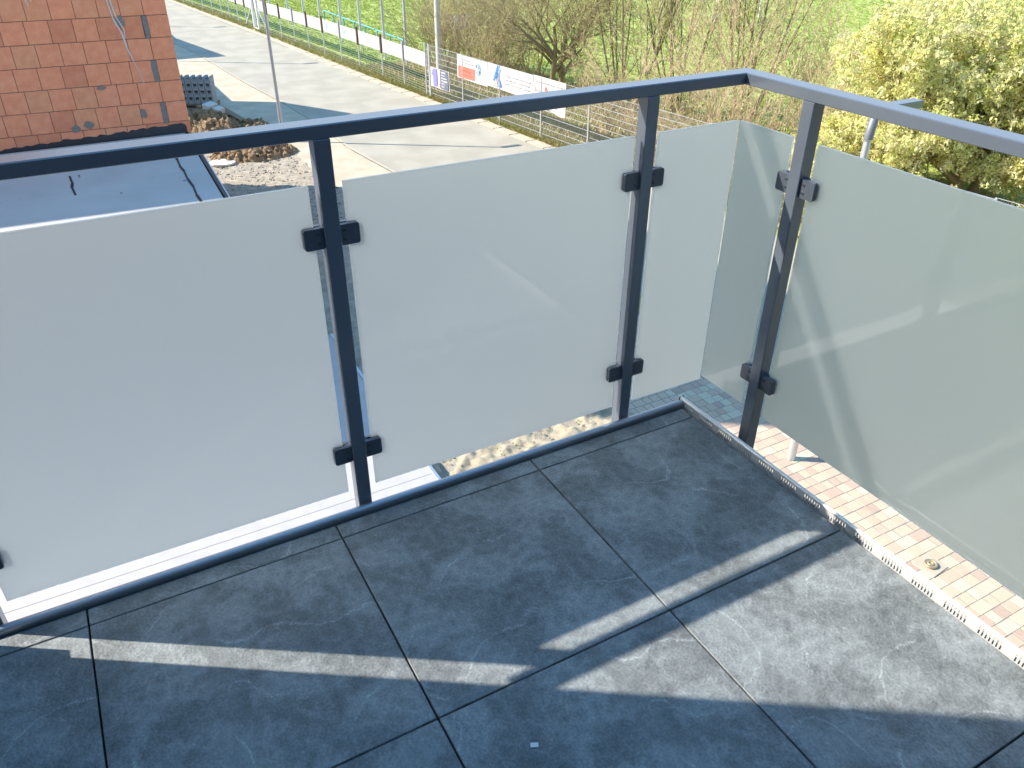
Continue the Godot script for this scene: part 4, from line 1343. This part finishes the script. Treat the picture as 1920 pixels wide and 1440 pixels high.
	plant("blossom_tree", "second yellow blossom tree farther back at the right edge", "tree", Vector3(24.0, 0, -13.2),
		[[Vector3(0, -0.1, 0), Vector3(-0.15, 1, 0.05), 3.0, 0.20], [Vector3(0.3, -0.1, 0.1), Vector3(0.3, 1, -0.15), 3.2, 0.17], [Vector3(-0.05, 1.0, 0), Vector3(-0.8, 0.6, 0.3), 2.9, 0.11], [Vector3(0.2, 1.2, 0), Vector3(0.2, 0.7, -0.9), 2.9, 0.11]], cb, M.bark, M.twig_dark, 602)
	cb.leaves = 5200
	plant("blossom_tree", "small low yellow blossom tree under the handrail corner, nearest the fence", "tree", Vector3(17.4, 0, -12.6),
		[[Vector3(0, -0.1, 0), Vector3(-0.35, 1, 0.1), 1.25, 0.07], [Vector3(0.2, -0.1, 0), Vector3(0.3, 1, -0.1), 1.3, 0.07], [Vector3(0, 0.2, 0), Vector3(-0.7, 0.8, -0.4), 1.25, 0.06]], cb, M.bark, M.twig_dark, 603)
	# grass: dry tufts on the verge and in the shrub bed, green on the field
	var tuft := MB.new()
	for i in 7:
		var a := TAU * i / 7 + 0.3
		var d := Vector3(cos(a), 0, sin(a)); var p := d.cross(Vector3.UP) * 0.012
		var o := d * 0.02
		var tip := d * (0.05 + 0.03 * (i % 3)) + Vector3(0, 0.10 + 0.03 * (i % 2), 0)
		tuft.tri(o - p, o + p, tip)
	var tm := tuft.mesh()
	rng.seed = 701
	var xf := []; var cols := []
	for i in 16000:
		var z := rng.randf_range(-70.0, -12.0)
		if rng.randf() < 0.4: z = rng.randf_range(-36.0, -14.0)
		var x := rng.randf_range(table(ROAD_R, z) + 0.45, fence_x(z) + 0.5)
		var sc := rng.randf_range(0.5, 1.5)
		xf.append(Transform3D(Basis(Vector3.UP, rng.randf() * 6).scaled(Vector3.ONE * sc), Vector3(x, H(x, z), z)))
		cols.append(Color(0.46, 0.38, 0.17) if rng.randf() < 0.55 else Color(0.26, 0.30, 0.08))
	multi("verge_grass", tm, M.blade, xf, self, cols)
	xf = []; cols = []
	for i in 14000:
		var z := rng.randf_range(-37.0, -8.0)
		var x := fence_x(z) + rng.randf_range(0.3, 6.5)
		var sc := rng.randf_range(0.7, 2.4)
		xf.append(Transform3D(Basis(Vector3.UP, rng.randf() * 6).scaled(Vector3(sc, sc, sc)), Vector3(x, H(x, z), z)))
		cols.append([Color(0.56, 0.45, 0.25), Color(0.38, 0.42, 0.12), Color(0.50, 0.40, 0.22)][rng.randi() % 3])
	multi("bed_grass", tm, M.blade, xf, self, cols)
	xf = []; cols = []
	for i in 60000:
		var z := rng.randf_range(-75.0, -8.0)
		var x := fence_x(z) + 1.0 + 45.0 * pow(rng.randf(), 1.5)
		var sc := rng.randf_range(0.6, 1.3)
		xf.append(Transform3D(Basis(Vector3.UP, rng.randf() * 6).scaled(Vector3(sc * 1.6, sc * 0.8, sc * 1.6)), Vector3(x, H(x, z) - 0.02, z)))
		var g := rng.randf_range(0.8, 1.2)
		cols.append(Color(0.36 * g, 0.45 * g, 0.09 * g) if rng.randf() < 0.85 else Color(0.54 * g, 0.54 * g, 0.2 * g))
	multi("field_grass", tm, M.blade, xf, self, cols)
	xf = []; cols = []
	for i in 700:
		var z := rng.randf_range(-31.5, -26.0)
		var x: float = table([[-31.5, 4.45], [-27.0, 4.95], [-24.0, 5.15]], z) + rng.randf_range(-0.5, 0.05)
		xf.append(Transform3D(Basis(Vector3.UP, rng.randf() * 6).scaled(Vector3.ONE * rng.randf_range(0.5, 1.2)), Vector3(x, H(x, z) + 0.02, z)))
		cols.append(Color(0.16, 0.22, 0.05))
	multi("path_weeds", tm, M.blade, xf, self, cols)

func _ready() -> void:
	rng.seed = 1
	# camera
	var cam := Camera3D.new()
	cam.name = "camera"
	cam.fov = 51.8
	cam.near = 0.05; cam.far = 1500.0
	cam.position = Vector3(-0.96233, 1.44757, 1.56084)
	cam.basis = Basis(Vector3.UP, deg_to_rad(-29.0984)) * Basis(Vector3.RIGHT, deg_to_rad(-32.1417)) * Basis(Vector3.BACK, deg_to_rad(0.3526))
	add_child(cam)
	cam.current = true
	# sky, exposure
	var we := WorldEnvironment.new()
	we.name = "world"
	var env := Environment.new()
	env.background_mode = Environment.BG_SKY
	var sky := Sky.new()
	var ps := ProceduralSkyMaterial.new()
	ps.sky_top_color = Color(0.25, 0.54, 0.77)
	ps.sky_horizon_color = Color(0.86, 0.91, 0.95)
	ps.sky_curve = 0.32
	ps.ground_bottom_color = Color(0.35, 0.36, 0.30)
	ps.ground_horizon_color = Color(0.62, 0.70, 0.78)
	ps.sky_energy_multiplier = 1.02
	sky.sky_material = ps
	env.sky = sky
	env.background_energy_multiplier = 1.0
	env.tonemap_mode = Environment.TONE_MAPPER_LINEAR
	env.tonemap_exposure = 1.8
	env.sdfgi_enabled = true; env.ssao_enabled = true; env.ssil_enabled = true
	we.environment = env
	add_child(we)
	# sun, from the front left
	var sun := DirectionalLight3D.new()
	sun.name = "sun"
	sun.light_energy = 1.6
	sun.light_color = Color(1.0, 0.96, 0.90)
	sun.light_angular_distance = 0.5
	sun.shadow_enabled = true
	add_child(sun)
	sun.basis = Basis.looking_at(Vector3(1.13, -1.0, 0.733).normalized(), Vector3.UP)

	setup_materials()
	build_ground()
	build_balcony_floor()
	build_railing()
	build_own_house()
	build_brick_house()
	build_pavers()
	build_yard_things()
	build_street()
	build_plants()
